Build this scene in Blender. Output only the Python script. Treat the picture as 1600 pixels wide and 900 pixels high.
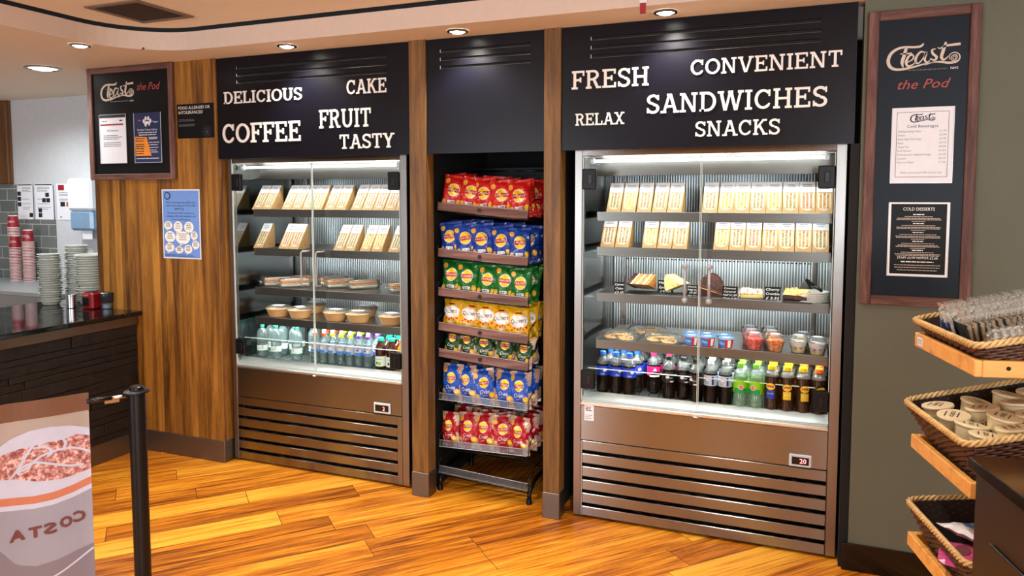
import bpy, bmesh, math, random
from mathutils import Vector, Matrix
random.seed(11)
for o in list(bpy.data.objects): bpy.data.objects.remove(o)
SC = bpy.context.scene
C = SC.collection
PI = math.pi

# ------------------------------------------------------------------ camera
cam = bpy.data.cameras.new('camera'); co = bpy.data.objects.new('camera', cam); C.objects.link(co)
cam.sensor_width = 36; cam.lens = 25.875; cam.shift_x = 0; cam.shift_y = -0.0394
co.location = (0, -3.45, 1.632)
co.rotation_euler = (math.radians(90-3.96), 0, math.radians(21.8))
cam.clip_start = 0.02
SC.camera = co
# ------------------------------------------------------------------ world, exposure
W = bpy.data.worlds.new('world'); SC.world = W; W.use_nodes = True
W.node_tree.nodes['Background'].inputs[0].default_value = (0.80, 0.90, 1.0, 1)
W.node_tree.nodes['Background'].inputs[1].default_value = 0.5
SC.view_settings.view_transform = 'Standard'; SC.view_settings.look = 'None'
SC.view_settings.exposure = 0.62; SC.view_settings.gamma = 1; SC.view_settings.use_curve_mapping = False

def light(name, kind, loc, energy, col=(1,1,1), target=None, **k):
    l = bpy.data.lights.new(name, kind); l.energy = energy; l.color = col
    for a, b in k.items(): setattr(l, a, b)
    o = bpy.data.objects.new(name, l); C.objects.link(o); o.location = loc
    if target is not None:
        d = Vector(target)-Vector(loc); o.rotation_euler = d.to_track_quat('-Z', 'Y').to_euler()
    return o
WARM = (1.0, 0.84, 0.62); COOL = (0.93, 0.98, 1.0)
# unseen fill panels added behind the camera and at the right, coloured as daylight
light('daylight_fill', 'AREA', (1.95, -7.52, 1.35), 150, (0.84, 0.92, 1.0), (1.95, 0, 1.35), shape='RECTANGLE', size=2.2, size_y=2.0)
light('daylight_fill', 'AREA', (-4.2, -7.52, 1.35), 100, (0.84, 0.92, 1.0), (-4.2, 0, 1.35), shape='RECTANGLE', size=2.0, size_y=2.0)
light('daylight_side_fill', 'AREA', (2.9, -3.6, 1.5), 22, (0.85, 0.93, 1.0), (0, -1.0, 0.8), shape='RECTANGLE', size=1.6, size_y=1.8)
# warm unseen lamps over the shop floor, rear ones added for ambient light (their discs are the ceiling_downlight things built below)
FLOOR_SPOTS = [(-3.0,-1.15),(-1.7,-1.25),(-0.5,-1.35),(-2.6,-2.6),(-1.0,-2.9),(-4.4,-3.4),(1.2,-2.6),(-2.4,-4.6),(-0.4,-4.8),(1.6,-5.0)]
for (x, y) in FLOOR_SPOTS:
    light('lamp_light', 'SPOT', (x, y, 2.545), (72 if y > -2 else 70) if x < 1 else 45, (1.0, 0.96, 0.90), (x, y, 0), spot_size=math.radians(128), spot_blend=1.0, shadow_soft_size=0.06)

# ------------------------------------------------------------------ colour
def L(r, g, b):
    f = lambda c: (c/255/12.92) if c/255 <= 0.04045 else ((c/255+0.055)/1.055)**2.4
    return (f(r), f(g), f(b), 1)
# ------------------------------------------------------------------ materials
M = {}
def newmat(name):
    m = bpy.data.materials.new(name); m.use_nodes = True
    nt = m.node_tree; b = nt.nodes['Principled BSDF']
    M[name] = m
    return m, nt, b
def nd(nt, t, **k):
    n = nt.nodes.new(t)
    for a, v in k.items():
        if a.startswith('i_'):
            n.inputs[int(a[2:])].default_value = v
        else: setattr(n, a, v)
    return n
def coords(nt, scale=(1,1,1), rot=(0,0,0), loc=(0,0,0)):
    t = nd(nt, 'ShaderNodeTexCoord'); mp = nd(nt, 'ShaderNodeMapping')
    mp.inputs['Scale'].default_value = scale; mp.inputs['Rotation'].default_value = rot; mp.inputs['Location'].default_value = loc
    nt.links.new(t.outputs['Object'], mp.inputs[0]); return mp.outputs[0]
def ramp(nt, src, stops, interp='LINEAR'):
    r = nd(nt, 'ShaderNodeValToRGB'); r.color_ramp.interpolation = interp
    e = r.color_ramp.elements
    while len(e) < len(stops): e.new(0.5)
    for i, (p, c) in enumerate(stops): e[i].position = p; e[i].color = c
    nt.links.new(src, r.inputs[0]); return r.outputs[0]
def noise(nt, vec, scale, detail=4, rough=0.55, dist=0):
    n = nd(nt, 'ShaderNodeTexNoise'); n.inputs['Scale'].default_value = scale; n.inputs['Detail'].default_value = detail
    n.inputs['Roughness'].default_value = rough; n.inputs['Distortion'].default_value = dist
    nt.links.new(vec, n.inputs['Vector']); return n.outputs[0]
def bump(nt, b, src, strength=0.3, dist=0.01):
    bp = nd(nt, 'ShaderNodeBump'); bp.inputs['Strength'].default_value = strength; bp.inputs['Distance'].default_value = dist
    nt.links.new(src, bp.inputs['Height']); nt.links.new(bp.outputs[0], b.inputs['Normal'])
def simple(name, col, rough=0.5, metal=0.0, var=0.08, vs=30, bmp=0.0, bs=None, emit=None, es=0, spec=0.5, coat=0):
    m, nt, b = newmat(name)
    v = coords(nt); n = noise(nt, v, vs)
    lo = tuple(max(0, c*(1-var)) for c in col[:3])+(1,); hi = tuple(min(1, c*(1+var)) for c in col[:3])+(1,)
    c = ramp(nt, n, [(0.3, lo), (0.7, hi)])
    nt.links.new(c, b.inputs['Base Color'])
    b.inputs['Roughness'].default_value = rough; b.inputs['Metallic'].default_value = metal
    b.inputs['Specular IOR Level'].default_value = spec
    if coat: b.inputs['Coat Weight'].default_value = coat; b.inputs['Coat Roughness'].default_value = 0.08
    if bmp: bump(nt, b, noise(nt, v, bs or vs), bmp, 0.004)
    if emit: b.inputs['Emission Color'].default_value = emit; b.inputs['Emission Strength'].default_value = es
    return m
def steel(name, col, rough, stretch=(2, 2, 260), bmp=0.10, aniso=0):
    m, nt, b = newmat(name)
    v = coords(nt, stretch); n = noise(nt, v, 3.0, 3, 0.6)
    c = ramp(nt, n, [(0.3, tuple(x*0.88 for x in col[:3])+(1,)), (0.7, col)])
    nt.links.new(c, b.inputs['Base Color']); b.inputs['Metallic'].default_value = 1
    b.inputs['Roughness'].default_value = rough
    if aniso:
        b.inputs['Anisotropic'].default_value = aniso; cz = nd(nt, 'ShaderNodeCombineXYZ'); cz.inputs[2].default_value = 1; nt.links.new(cz.outputs[0], b.inputs['Tangent'])
    bump(nt, b, n, bmp, 0.002); return m
def wood(name, cols, axis='z', strip=0.0, fine=1.0, rough=0.45, stripvar=0.35, spec=0.4):
    m, nt, b = newmat(name)
    s = {'x': (0.6, 9, 9), 'y': (9, 0.6, 9), 'z': (9, 9, 0.6)}[axis]
    v = coords(nt, tuple(q*fine for q in s))
    n1 = noise(nt, v, 2.2, 6, 0.6, 0.6)
    s2 = tuple(q*fine*3 for q in s); v2 = coords(nt, s2); n2 = noise(nt, v2, 5, 3, 0.7, 0.2)
    mx = nd(nt, 'ShaderNodeMath', operation='MULTIPLY_ADD'); nt.links.new(n2, mx.inputs[0]); mx.inputs[1].default_value = 0.35; nt.links.new(n1, mx.inputs[2])
    src = mx.outputs[0]
    if strip:
        t = coords(nt); sp = nd(nt, 'ShaderNodeSeparateXYZ'); nt.links.new(t, sp.inputs[0])
        ns = noise(nt, coords(nt, (1, 1, 0.15)), 2.0, 1)
        d = nd(nt, 'ShaderNodeMath', operation='DIVIDE'); nt.links.new(sp.outputs[0], d.inputs[0]); d.inputs[1].default_value = strip
        a = nd(nt, 'ShaderNodeMath', operation='MULTIPLY_ADD'); nt.links.new(ns, a.inputs[0]); a.inputs[1].default_value = 0.7; nt.links.new(d.outputs[0], a.inputs[2])
        fl = nd(nt, 'ShaderNodeMath', operation='FLOOR'); nt.links.new(a.outputs[0], fl.inputs[0])
        w = nd(nt, 'ShaderNodeTexWhiteNoise', noise_dimensions='1D'); nt.links.new(fl.outputs[0], w.inputs['W'])
        k = nd(nt, 'ShaderNodeMath', operation='MULTIPLY_ADD'); nt.links.new(w.outputs[0], k.inputs[0]); k.inputs[1].default_value = stripvar; nt.links.new(src, k.inputs[2])
        k2 = nd(nt, 'ShaderNodeMath', operation='SUBTRACT'); nt.links.new(k.outputs[0], k2.inputs[0]); k2.inputs[1].default_value = stripvar/2
        src = k2.outputs[0]
    k = len(cols)-1
    c = ramp(nt, src, [(0.40+0.5*i/k, q) for i, q in enumerate(cols)])
    nt.links.new(c, b.inputs['Base Color']); b.inputs['Roughness'].default_value = rough
    b.inputs['Specular IOR Level'].default_value = spec
    bump(nt, b, src, 0.08, 0.003); return m
def clear(name, tint=(0.97, 0.99, 0.99), rough=0.03, ior=1.45, base=0.0, bmp=0, bs=40, diff=None, dfac=0.0):
    m = bpy.data.materials.new(name); m.use_nodes = True; M[name] = m
    nt = m.node_tree; nt.nodes.remove(nt.nodes['Principled BSDF']); out = nt.nodes['Material Output']
    tr = nd(nt, 'ShaderNodeBsdfTransparent'); tr.inputs[0].default_value = tint+(1,)
    gl = nd(nt, 'ShaderNodeBsdfGlossy'); gl.inputs['Roughness'].default_value = rough
    fr = nd(nt, 'ShaderNodeFresnel'); fr.inputs['IOR'].default_value = ior
    ad = nd(nt, 'ShaderNodeMath', operation='ADD'); nt.links.new(fr.outputs[0], ad.inputs[0]); ad.inputs[1].default_value = base
    n = noise(nt, coords(nt), bs, 3)
    if bmp:
        bp = nd(nt, 'ShaderNodeBump'); bp.inputs['Strength'].default_value = bmp; bp.inputs['Distance'].default_value = 0.01
        nt.links.new(n, bp.inputs['Height']); nt.links.new(bp.outputs[0], gl.inputs['Normal']); nt.links.new(bp.outputs[0], fr.inputs['Normal'])
    mx = nd(nt, 'ShaderNodeMixShader'); nt.links.new(ad.outputs[0], mx.inputs[0]); nt.links.new(tr.outputs[0], mx.inputs[1]); nt.links.new(gl.outputs[0], mx.inputs[2])
    last = mx.outputs[0]
    if diff:
        df = nd(nt, 'ShaderNodeBsdfDiffuse'); df.inputs[0].default_value = diff
        m2 = nd(nt, 'ShaderNodeMixShader'); m2.inputs[0].default_value = dfac
        nt.links.new(last, m2.inputs[1]); nt.links.new(df.outputs[0], m2.inputs[2]); last = m2.outputs[0]
    nt.links.new(last, out.inputs[0]); return m
def emis(name, col, s):
    m = simple(name, L(240,240,240), 0.4, emit=col, es=s); return m

# floor: diagonal vinyl planks
def floor_mat():
    m, nt, b = newmat('wood_plank_floor')
    v = coords(nt, (1,1,1), (0, 0, -math.radians(47.8)))
    sp = nd(nt, 'ShaderNodeSeparateXYZ'); nt.links.new(v, sp.inputs[0])
    def mth(op, a, bb=None, c=None):
        n = nd(nt, 'ShaderNodeMath', operation=op)
        for i, q in enumerate((a, bb, c)):
            if q is None: continue
            if isinstance(q, (int, float)): n.inputs[i].default_value = q
            else: nt.links.new(q, n.inputs[i])
        return n.outputs[0]
    rowf = mth('DIVIDE', sp.outputs[1], 0.174); row = mth('FLOOR', rowf)
    w = nd(nt, 'ShaderNodeTexWhiteNoise', noise_dimensions='1D'); nt.links.new(row, w.inputs['W'])
    uf = mth('DIVIDE', mth('MULTIPLY_ADD', w.outputs[0], 3.1, sp.outputs[0]), 1.22); ui = mth('FLOOR', uf)
    cmb = nd(nt, 'ShaderNodeCombineXYZ'); nt.links.new(ui, cmb.inputs[0]); nt.links.new(row, cmb.inputs[1])
    w2 = nd(nt, 'ShaderNodeTexWhiteNoise', noise_dimensions='2D'); nt.links.new(cmb.outputs[0], w2.inputs['Vector'])
    # grain, shifted from plank to plank
    c3 = nd(nt, 'ShaderNodeCombineXYZ')
    nt.links.new(mth('MULTIPLY_ADD', w2.outputs[0], 13.0, mth('MULTIPLY', sp.outputs[0], 0.9)), c3.inputs[0])
    nt.links.new(mth('MULTIPLY_ADD', w2.outputs[0], 7.0, mth('MULTIPLY', sp.outputs[1], 13.0)), c3.inputs[1])
    g1 = noise(nt, c3.outputs[0], 1.6, 7, 0.62, 0.9)
    c4 = nd(nt, 'ShaderNodeCombineXYZ')
    nt.links.new(mth('MULTIPLY_ADD', w2.outputs[0], 9.0, mth('MULTIPLY', sp.outputs[0], 1.6)), c4.inputs[0]); nt.links.new(mth('MULTIPLY', sp.outputs[1], 42), c4.inputs[1])
    g2 = noise(nt, c4.outputs[0], 2.0, 3, 0.6, 0.3)
    s = mth('ADD', mth('MULTIPLY_ADD', g2, 0.55, mth('MULTIPLY', g1, 0.72)), mth('MULTIPLY', mth('SUBTRACT', w2.outputs[0], 0.5), 0.22))
    c = ramp(nt, s, [(0.40, L(96, 46, 8)), (0.52, L(158, 86, 14)), (0.64, L(206, 126, 26)), (0.80, L(236, 172, 56))])
    fy = mth('FRACT', rowf); fx = mth('FRACT', uf)
    ey = mth('LESS_THAN', mth('ABSOLUTE', mth('SUBTRACT', fy, 0.5)), 0.4935)
    ex = mth('LESS_THAN', mth('ABSOLUTE', mth('SUBTRACT', fx, 0.5)), 0.4987)
    e = mth('MULTIPLY', ex, ey)
    mx = nd(nt, 'ShaderNodeMix', data_type='RGBA'); nt.links.new(e, mx.inputs[0]); mx.inputs[6].default_value = L(70, 34, 8); nt.links.new(c, mx.inputs[7])
    nt.links.new(mx.outputs[2], b.inputs['Base Color'])
    b.inputs['Roughness'].default_value = 0.36; b.inputs['Specular IOR Level'].default_value = 0.45
    bump(nt, b, mth('ADD', mth('MULTIPLY', g2, 0.3), mth('MULTIPLY', e, 0.7)), 0.12, 0.002)
floor_mat()
wood('teak_laminate', [L(66,40,12), L(112,72,24), L(148,100,38), L(178,126,52)], 'z', strip=0.055, rough=0.42)
wood('post_veneer', [L(64,42,18), L(104,72,34), L(136,98,50)], 'z', fine=1.5, rough=0.45)
wood('rustic_frame_upright', [L(48,26,22), L(92,58,50), L(136,98,88)], 'z', fine=1.6, rough=0.6)
wood('rustic_frame_cross', [L(48,26,22), L(92,58,50), L(136,98,88)], 'x', fine=1.6, rough=0.6)
wood('dark_cupboard_wood', [L(60,36,18), L(96,60,30), L(120,78,40)], 'z', rough=0.5)
wood('price_strip_wood', [L(70,42,36), L(110,74,66), L(142,104,94)], 'x', fine=2, rough=0.5)
wood('pine_shelf', [L(190,120,50), L(224,158,78), L(238,178,98)], 'y', fine=1.3, rough=0.4)
simple('white_warm_lit', L(236,226,210), 0.8, var=0.02)  # white paint with the warm light put into its tint
simple('soffit_white_lit', L(232,218,198), 0.8, var=0.02)  # same white paint, warm light in the tint
simple('fascia_white_shaded', L(205,190,178), 0.75, var=0.02)  # same white paint, shade put into a greyer tone
simple('kitchen_paint', L(196,200,204), 0.8, var=0.03)
simple('olive_paint', L(96,99,84), 0.75, var=0.05, vs=3)
simple('black_gloss', L(10,11,14), 0.15, var=0.1)
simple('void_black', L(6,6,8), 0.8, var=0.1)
simple('black_board', L(8,9,12), 0.5, var=0.1, spec=0.2)
simple('black_plastic', L(12,13,16), 0.35, var=0.1, spec=0.25)
simple('black_metal', L(15,15,18), 0.3, 0.3, var=0.1)
simple('navy_panel', L(10,10,20), 0.30, var=0.06, spec=0.22)
simple('teal_board', L(8,20,32), 0.45, var=0.05, spec=0.2)
simple('letter_white', L(238,236,232), 0.4, var=0.02)
simple('cream_ink', L(205,192,178), 0.6, var=0.04)
simple('red_ink', L(168,72,64), 0.6, var=0.05)
simple('paper_white', L(228,230,236), 0.5, var=0.02)
simple('paper_blue', L(104,144,214), 0.5, var=0.03)
simple('ink_black', L(26,26,34), 0.6, var=0.05)
simple('ink_grey', L(96,98,108), 0.6, var=0.05)
simple('ink_navy', L(22,36,84), 0.6, var=0.05)
simple('ink_red', L(150,26,34), 0.6, var=0.05)
simple('ink_orange', L(232,140,34), 0.6, var=0.05)
simple('sleeve_plastic', L(196,206,214), 0.18, var=0.05)
steel('stainless_brushed', L(152,148,144), 0.27, (1,1,900), 0.02, aniso=0.95)
steel('stainless_frame', L(150,146,142), 0.28, (260, 260, 2), 0.06)
steel('stainless_mirror', L(140,142,142), 0.12, (260, 2, 2), 0.05)
steel('stainless_kick', L(128,124,120), 0.42)
steel('chrome', L(225,228,232), 0.22, (1,1,1), 0.0)
steel('aluminium_sill', L(225,228,226), 0.35, (2, 2, 60), 0.03)
# ribbed and perforated back sheet
def ribbed():
    m, nt, b = newmat('ribbed_steel_back')
    v = coords(nt); w = nd(nt, 'ShaderNodeTexWave', wave_type='BANDS', bands_direction='X'); w.inputs['Scale'].default_value = 22; w.inputs['Distortion'].default_value = 0
    nt.links.new(v, w.inputs[0])
    c = ramp(nt, w.outputs[1], [(0.2, L(120,124,126)), (0.8, L(205,210,210))]); nt.links.new(c, b.inputs['Base Color'])
    b.inputs['Metallic'].default_value = 0.85; b.inputs['Roughness'].default_value = 0.33
    bump(nt, b, w.outputs[1], 0.35, 0.004)
ribbed()
clear('door_glass', (0.975, 0.99, 0.985), 0.01, 1.075)
clear('riser_glass', (0.97, 0.99, 0.985), 0.02, 1.07)
simple('glass_edge', L(205,222,218), 0.25, var=0.03)
clear('film_crinkle', (0.96, 0.97, 0.97), 0.12, 1.35, 0.04, bmp=0.9, bs=45, diff=L(244,244,236), dfac=0.26)
clear('clear_film', (0.97, 0.98, 0.98), 0.10, 1.3, 0.02, bmp=0.9, bs=45, diff=L(230,232,230), dfac=0.045)
clear('clear_lid', (0.97, 0.98, 0.98), 0.08, 1.35, 0.015, bmp=0.3, bs=60, diff=L(225,232,232), dfac=0.06)
clear('water_bottle', (0.80, 0.90, 0.90), 0.06, 1.4, 0.04, bmp=0.5, bs=50, diff=L(190,215,218), dfac=0.13)
clear('clear_neck', (0.82, 0.86, 0.86), 0.08, 1.4, 0.05, bmp=0.7, bs=70, diff=L(215,222,222), dfac=0.07)
clear('lime_liquid', (0.72, 0.90, 0.78), 0.05, 1.4, 0.03, diff=L(190,225,200), dfac=0.25)
def liquid(n, c, r=0.12): return simple(n, c, r, var=0.06, coat=0.4)
simple('cola_liquid', L(10,6,6), 0.15, var=0.1, spec=0.3); liquid('tea_liquid', L(44,22,12)); liquid('squash_dark', L(62,26,14)); liquid('orange_drink', L(240,140,20))
for n, c in {'cap_teal': (20,150,120), 'cap_blue': (22,84,205), 'cap_black': (18,18,20), 'cap_pink': (190,30,80), 'cap_white': (225,232,236), 'cap_grey': (140,150,156), 'cap_green': (118,200,56),
             'cap_yellow': (240,208,20), 'cap_orange': (244,110,30), 'cap_red': (222,70,30), 'cap_purple': (106,50,160), 'cap_mint': (20,190,150)}.items():
    simple(n, L(*c), 0.35, var=0.05)
for n, c in {'label_blue': (20,60,180), 'label_pink': (205,30,100), 'label_black': (14,14,16), 'label_silver': (190,196,214), 'label_lime': (140,205,20), 'label_green': (20,150,70),
             'label_white': (228,236,232), 'label_sky': (60,130,220), 'label_yellow': (236,196,30), 'label_orange': (238,96,40), 'label_teal': (150,215,205), 'label_navy': (28,40,130)}.items():
    simple(n, L(*c), 0.32, var=0.06)
for n, c in {'crisp_red': (205,30,24), 'crisp_blue': (24,66,160), 'crisp_green': (24,110,40), 'crisp_yellow': (226,176,24), 'crisp_darkgreen': (18,74,34), 'crisp_cobalt': (24,84,190), 'crisp_crimson': (172,20,36),
             'kraft_foil': (196,168,150), 'logo_yellow': (250,206,44), 'logo_red': (178,24,30), 'chip_gold': (228,172,70), 'foil_white': (232,232,232)}.items():
    simple(n, L(*c), 0.27, var=0.10, vs=40, bmp=0.5, bs=45, coat=0.3)
simple('kraft_card', L(200,160,106), 0.6, var=0.06)
simple('kraft_bowl', L(184,138,88), 0.55, var=0.06)
simple('bread_white', L(226,214,190), 0.8, var=0.06, vs=120, bmp=0.4)
simple('bread_crust', L(178,120,62), 0.8, var=0.12, vs=90, bmp=0.4)
def filling(name, c1, c2, c3):
    m, nt, b = newmat(name); n = noise(nt, coords(nt), 62, 5, 0.7)
    c = ramp(nt, n, [(0.36, c1), (0.5, c2), (0.62, c3)]); nt.links.new(c, b.inputs['Base Color']); b.inputs['Roughness'].default_value = 0.6
filling('fill_egg', L(206,164,50), L(220,200,110), L(84,100,40))
filling('fill_ham', L(170,82,66), L(206,150,120), L(90,104,40))
filling('fill_salad', L(70,96,24), L(188,172,116), L(130,40,24))
filling('fill_chicken', L(176,120,60), L(206,166,104), L(110,62,26))
filling('fill_plain', L(190,172,136), L(164,146,106), L(128,116,66))
filling('fruit_red', L(206,24,20), L(232,60,40), L(250,130,110))
filling('fruit_mixed', L(214,40,20), L(240,130,40), L(250,200,120))
filling('trifle_cream', L(244,236,224), L(236,214,170), L(150,30,60))
filling('yogurt_mixed', L(242,236,234), L(228,214,220), L(110,20,60))
filling('cake_choc', L(46,22,16), L(66,34,26), L(90,54,44))
filling('cake_carrot', L(176,112,56), L(204,142,76), L(140,80,38))
filling('cake_sponge', L(236,206,124), L(244,220,150), L(216,170,90))
filling('crumble_top', L(214,160,72), L(240,206,120), L(160,70,40))
filling('cookie_dough', L(196,142,80), L(222,174,104), L(110,66,36))
filling('slate_black', L(24,25,28), L(34,36,40), L(56,58,62))
filling('bean_foam', L(104,44,44), L(170,110,108), L(226,196,188))
def granite():
    m, nt, b = newmat('black_granite'); v = coords(nt, (3, 9, 3))
    n = noise(nt, v, 4, 8, 0.75, 2.0)
    c = ramp(nt, n, [(0.5, L(12,12,14)), (0.62, L(28,28,30)), (0.72, L(112,106,98))]); nt.links.new(c, b.inputs['Base Color'])
    b.inputs['Roughness'].default_value = 0.06
granite()
simple('slate_cladding', L(24,25,28), 0.42, var=0.5, vs=16, bmp=0.9, bs=28)
simple('slate_joint', L(36,36,38), 0.8, var=0.1)
def tiles():
    m, nt, b = newmat('grey_metro_tile'); v = coords(nt, (1,1,1), (math.radians(90), 0, 0))
    br = nd(nt, 'ShaderNodeTexBrick'); nt.links.new(v, br.inputs[0])
    br.inputs['Color1'].default_value = L(96,104,102); br.inputs['Color2'].default_value = L(112,118,114); br.inputs['Mortar'].default_value = L(176,182,180)
    br.inputs['Scale'].default_value = 1; br.inputs['Mortar Size'].default_value = 0.003; br.inputs['Brick Width'].default_value = 0.2; br.inputs['Row Height'].default_value = 0.1
    nt.links.new(br.outputs[0], b.inputs['Base Color']); b.inputs['Roughness'].default_value = 0.12
tiles()
simple('grey_worktop', L(150,156,158), 0.35, var=0.04)
simple('cup_red', L(140,16,34), 0.4, var=0.08)
simple('cup_white', L(232,226,220), 0.45, var=0.03)
simple('pulp_grey', L(188,194,186), 0.9, var=0.08, vs=60, bmp=0.6)
simple('white_plastic', L(226,232,238), 0.35, var=0.02)
simple('blue_translucent', L(120,150,180), 0.2, var=0.05)
simple('machine_red', L(140,18,26), 0.3, var=0.05)
simple('smoke_grey', L(34,37,44), 0.25, var=0.05)
simple('banner_brown', L(104,66,42), 0.6, var=0.06)
simple('banner_white', L(184,190,214), 0.6, var=0.03)
simple('banner_cream', L(160,148,142), 0.6, var=0.05, vs=8)
simple('banner_cup', L(142,142,158), 0.6, var=0.03, vs=5)
simple('banner_shade', L(118,112,124), 0.6, var=0.03, vs=5)
simple('banner_stripe', L(186,112,84), 0.6, var=0.04)
simple('banner_ink', L(104,52,52), 0.6, var=0.04)
simple('wicker_brown', L(84,52,36), 0.45, var=0.35, vs=26)
simple('wicker_tan', L(204,170,112), 0.5, var=0.22, vs=26)
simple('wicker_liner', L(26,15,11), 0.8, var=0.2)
simple('pot_cream', L(226,208,166), 0.4, var=0.04)
simple('pot_brown', L(150,104,66), 0.5, var=0.06)
simple('cabinet_brown', L(34,22,16), 0.4, var=0.08)
simple('plate_white', L(226,226,222), 0.2, var=0.02)
simple('yogurt_blue', L(40,130,215), 0.3, var=0.05)
simple('yogurt_red', L(205,40,34), 0.35, var=0.05)
simple('snack_pink', L(190,70,120), 0.3, var=0.15, bmp=0.4)
simple('vent_grey', L(120,100,84), 0.6, var=0.05)
simple('vent_mesh', L(44,32,26), 0.8, var=0.5, vs=300)
emis('led_disc', (1.0, 0.93, 0.80, 1), 14)
emis('tube_light', (0.95, 1.0, 0.96, 1), 1.8)
simple('handle_steel', L(176,180,186), 0.3, 0.35, var=0.03)
steel('shelf_steel', L(120,118,114), 0.30, (2,2,60), 0.02)
emis('digit_red', (1.0, 0.06, 0.08, 1), 3)

# ------------------------------------------------------------------ mesh builder
_txt = {}
def text_geo(s, shear=0.0):
    k = (s, shear)
    if k in _txt: return _txt[k]
    cu = bpy.data.curves.new('t', 'FONT'); cu.body = s; cu.size = 1; cu.shear = shear; cu.resolution_u = 2; cu.fill_mode = 'FRONT'
    ob = bpy.data.objects.new('t', cu); me = bpy.data.meshes.new_from_object(ob)
    vs = [(v.co.x, v.co.y) for v in me.vertices]; fs = [tuple(p.vertices) for p in me.polygons]
    bpy.data.objects.remove(ob); bpy.data.meshes.remove(me); bpy.data.curves.remove(cu)
    x0 = min(v[0] for v in vs); x1 = max(v[0] for v in vs)
    vs = [((v[0]-x0)/0.70, v[1]/0.70) for v in vs]
    _txt[k] = (vs, fs, (x1-x0)/0.70); return _txt[k]
class MB:
    def __init__(s): s.v = []; s.f = []; s.m = []; s.sm = []; s.mats = []
    def mi(s, n):
        if n not in s.mats: s.mats.append(n)
        return s.mats.index(n)
    def add(s, vs, fs, m, smooth=False):
        o = len(s.v); s.v += [tuple(v) for v in vs]; k = s.mi(m)
        for f in fs: s.f.append(tuple(o+i for i in f)); s.m.append(k); s.sm.append(smooth)
        return s
    def box(s, x0, x1, y0, y1, z0, z1, m, b=0.0):
        cx, cy, cz = (x0+x1)/2, (y0+y1)/2, (z0+z1)/2; h = (abs(x1-x0)/2, abs(y1-y0)/2, abs(z1-z0)/2)
        b = min(b, min(h)*0.9)
        if b <= 0:
            vs = [(cx+a*h[0], cy+c*h[1], cz+d*h[2]) for a in (-1,1) for c in (-1,1) for d in (-1,1)]
            return s.add(vs, [(0,1,3,2),(4,6,7,5),(0,4,5,1),(2,3,7,6),(0,2,6,4),(1,5,7,3)], m)
        vs = []; ix = {}
        for a in (-1,1):
            for c in (-1,1):
                for d in (-1,1):
                    for k in range(3):
                        e = [h[0]-b, h[1]-b, h[2]-b]; e[k] = h[k]
                        ix[(a,c,d,k)] = len(vs); vs.append((cx+a*e[0], cy+c*e[1], cz+d*e[2]))
        fs = []
        for a in (-1,1):
            fs.append([ix[(a,p,q,0)] for p,q in ((-1,-1),(1,-1),(1,1),(-1,1))])
            fs.append([ix[(p,a,q,1)] for p,q in ((-1,-1),(1,-1),(1,1),(-1,1))])
            fs.append([ix[(p,q,a,2)] for p,q in ((-1,-1),(1,-1),(1,1),(-1,1))])
            for c in (-1,1):
                fs.append([ix[(a,c,-1,0)], ix[(a,c,1,0)], ix[(a,c,1,1)], ix[(a,c,-1,1)]])
                fs.append([ix[(a,-1,c,0)], ix[(a,1,c,0)], ix[(a,1,c,2)], ix[(a,-1,c,2)]])
                fs.append([ix[(-1,a,c,1)], ix[(1,a,c,1)], ix[(1,a,c,2)], ix[(-1,a,c,2)]])
                for d in (-1,1): fs.append([ix[(a,c,d,0)], ix[(a,c,d,1)], ix[(a,c,d,2)]])
        return s.add(vs, fs, m)
    def lathe(s, prof, m, seg=20, c=(0,0,0), smooth=True, jit=0, sy=1.0, cap=True):
        ms = m if isinstance(m, list) else [m]*(len(prof)-1)
        vs = []
        for r, z in prof:
            for i in range(seg):
                a = 2*PI*i/seg; rr = r*(1+jit*math.sin(i*2.6))
                vs.append((c[0]+rr*math.cos(a), c[1]+rr*math.sin(a)*sy, c[2]+z))
        for k in range(len(prof)-1):
            o = k*seg
            s.add(vs[o:o+2*seg], [(i, (i+1)%seg, seg+(i+1)%seg, seg+i) for i in range(seg)], ms[k], smooth)
        if cap:
            if prof[0][0] > 1e-5: s.add(vs[:seg], [tuple(range(seg))], ms[0])
            if prof[-1][0] > 1e-5: s.add(vs[-seg:], [tuple(range(seg))], ms[-1])
        return s
    def tube(s, pts, r, m, seg=6, closed=False, smooth=True):
        P = [Vector(p) for p in pts]; n = len(P); vs = []
        ref = None
        for i, p in enumerate(P):
            a = P[(i-1) % n] if (closed or i) else P[0]; b = P[(i+1) % n] if (closed or i < n-1) else P[-1]
            t = (b-a).normalized()
            if ref is None: ref = Vector((0,0,1)) if abs(t.z) < 0.9 else Vector((1,0,0))
            x = t.cross(ref).normalized(); y = x.cross(t).normalized(); ref = y
            for k in range(seg):
                q = 2*PI*k/seg; vs.append(p + x*(r*math.cos(q)) + y*(r*math.sin(q)))
        fs = []
        for i in range(n if closed else n-1):
            j = (i+1) % n
            for k in range(seg): fs.append((i*seg+k, i*seg+(k+1)%seg, j*seg+(k+1)%seg, j*seg+k))
        if not closed: fs += [tuple(range(seg)), tuple((n-1)*seg+k for k in range(seg))]
        return s.add(vs, fs, m, smooth)
    def shape(s, pts, m, fn):
        return s.add([fn(*p) for p in pts], [tuple(range(len(pts)))], m)
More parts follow.
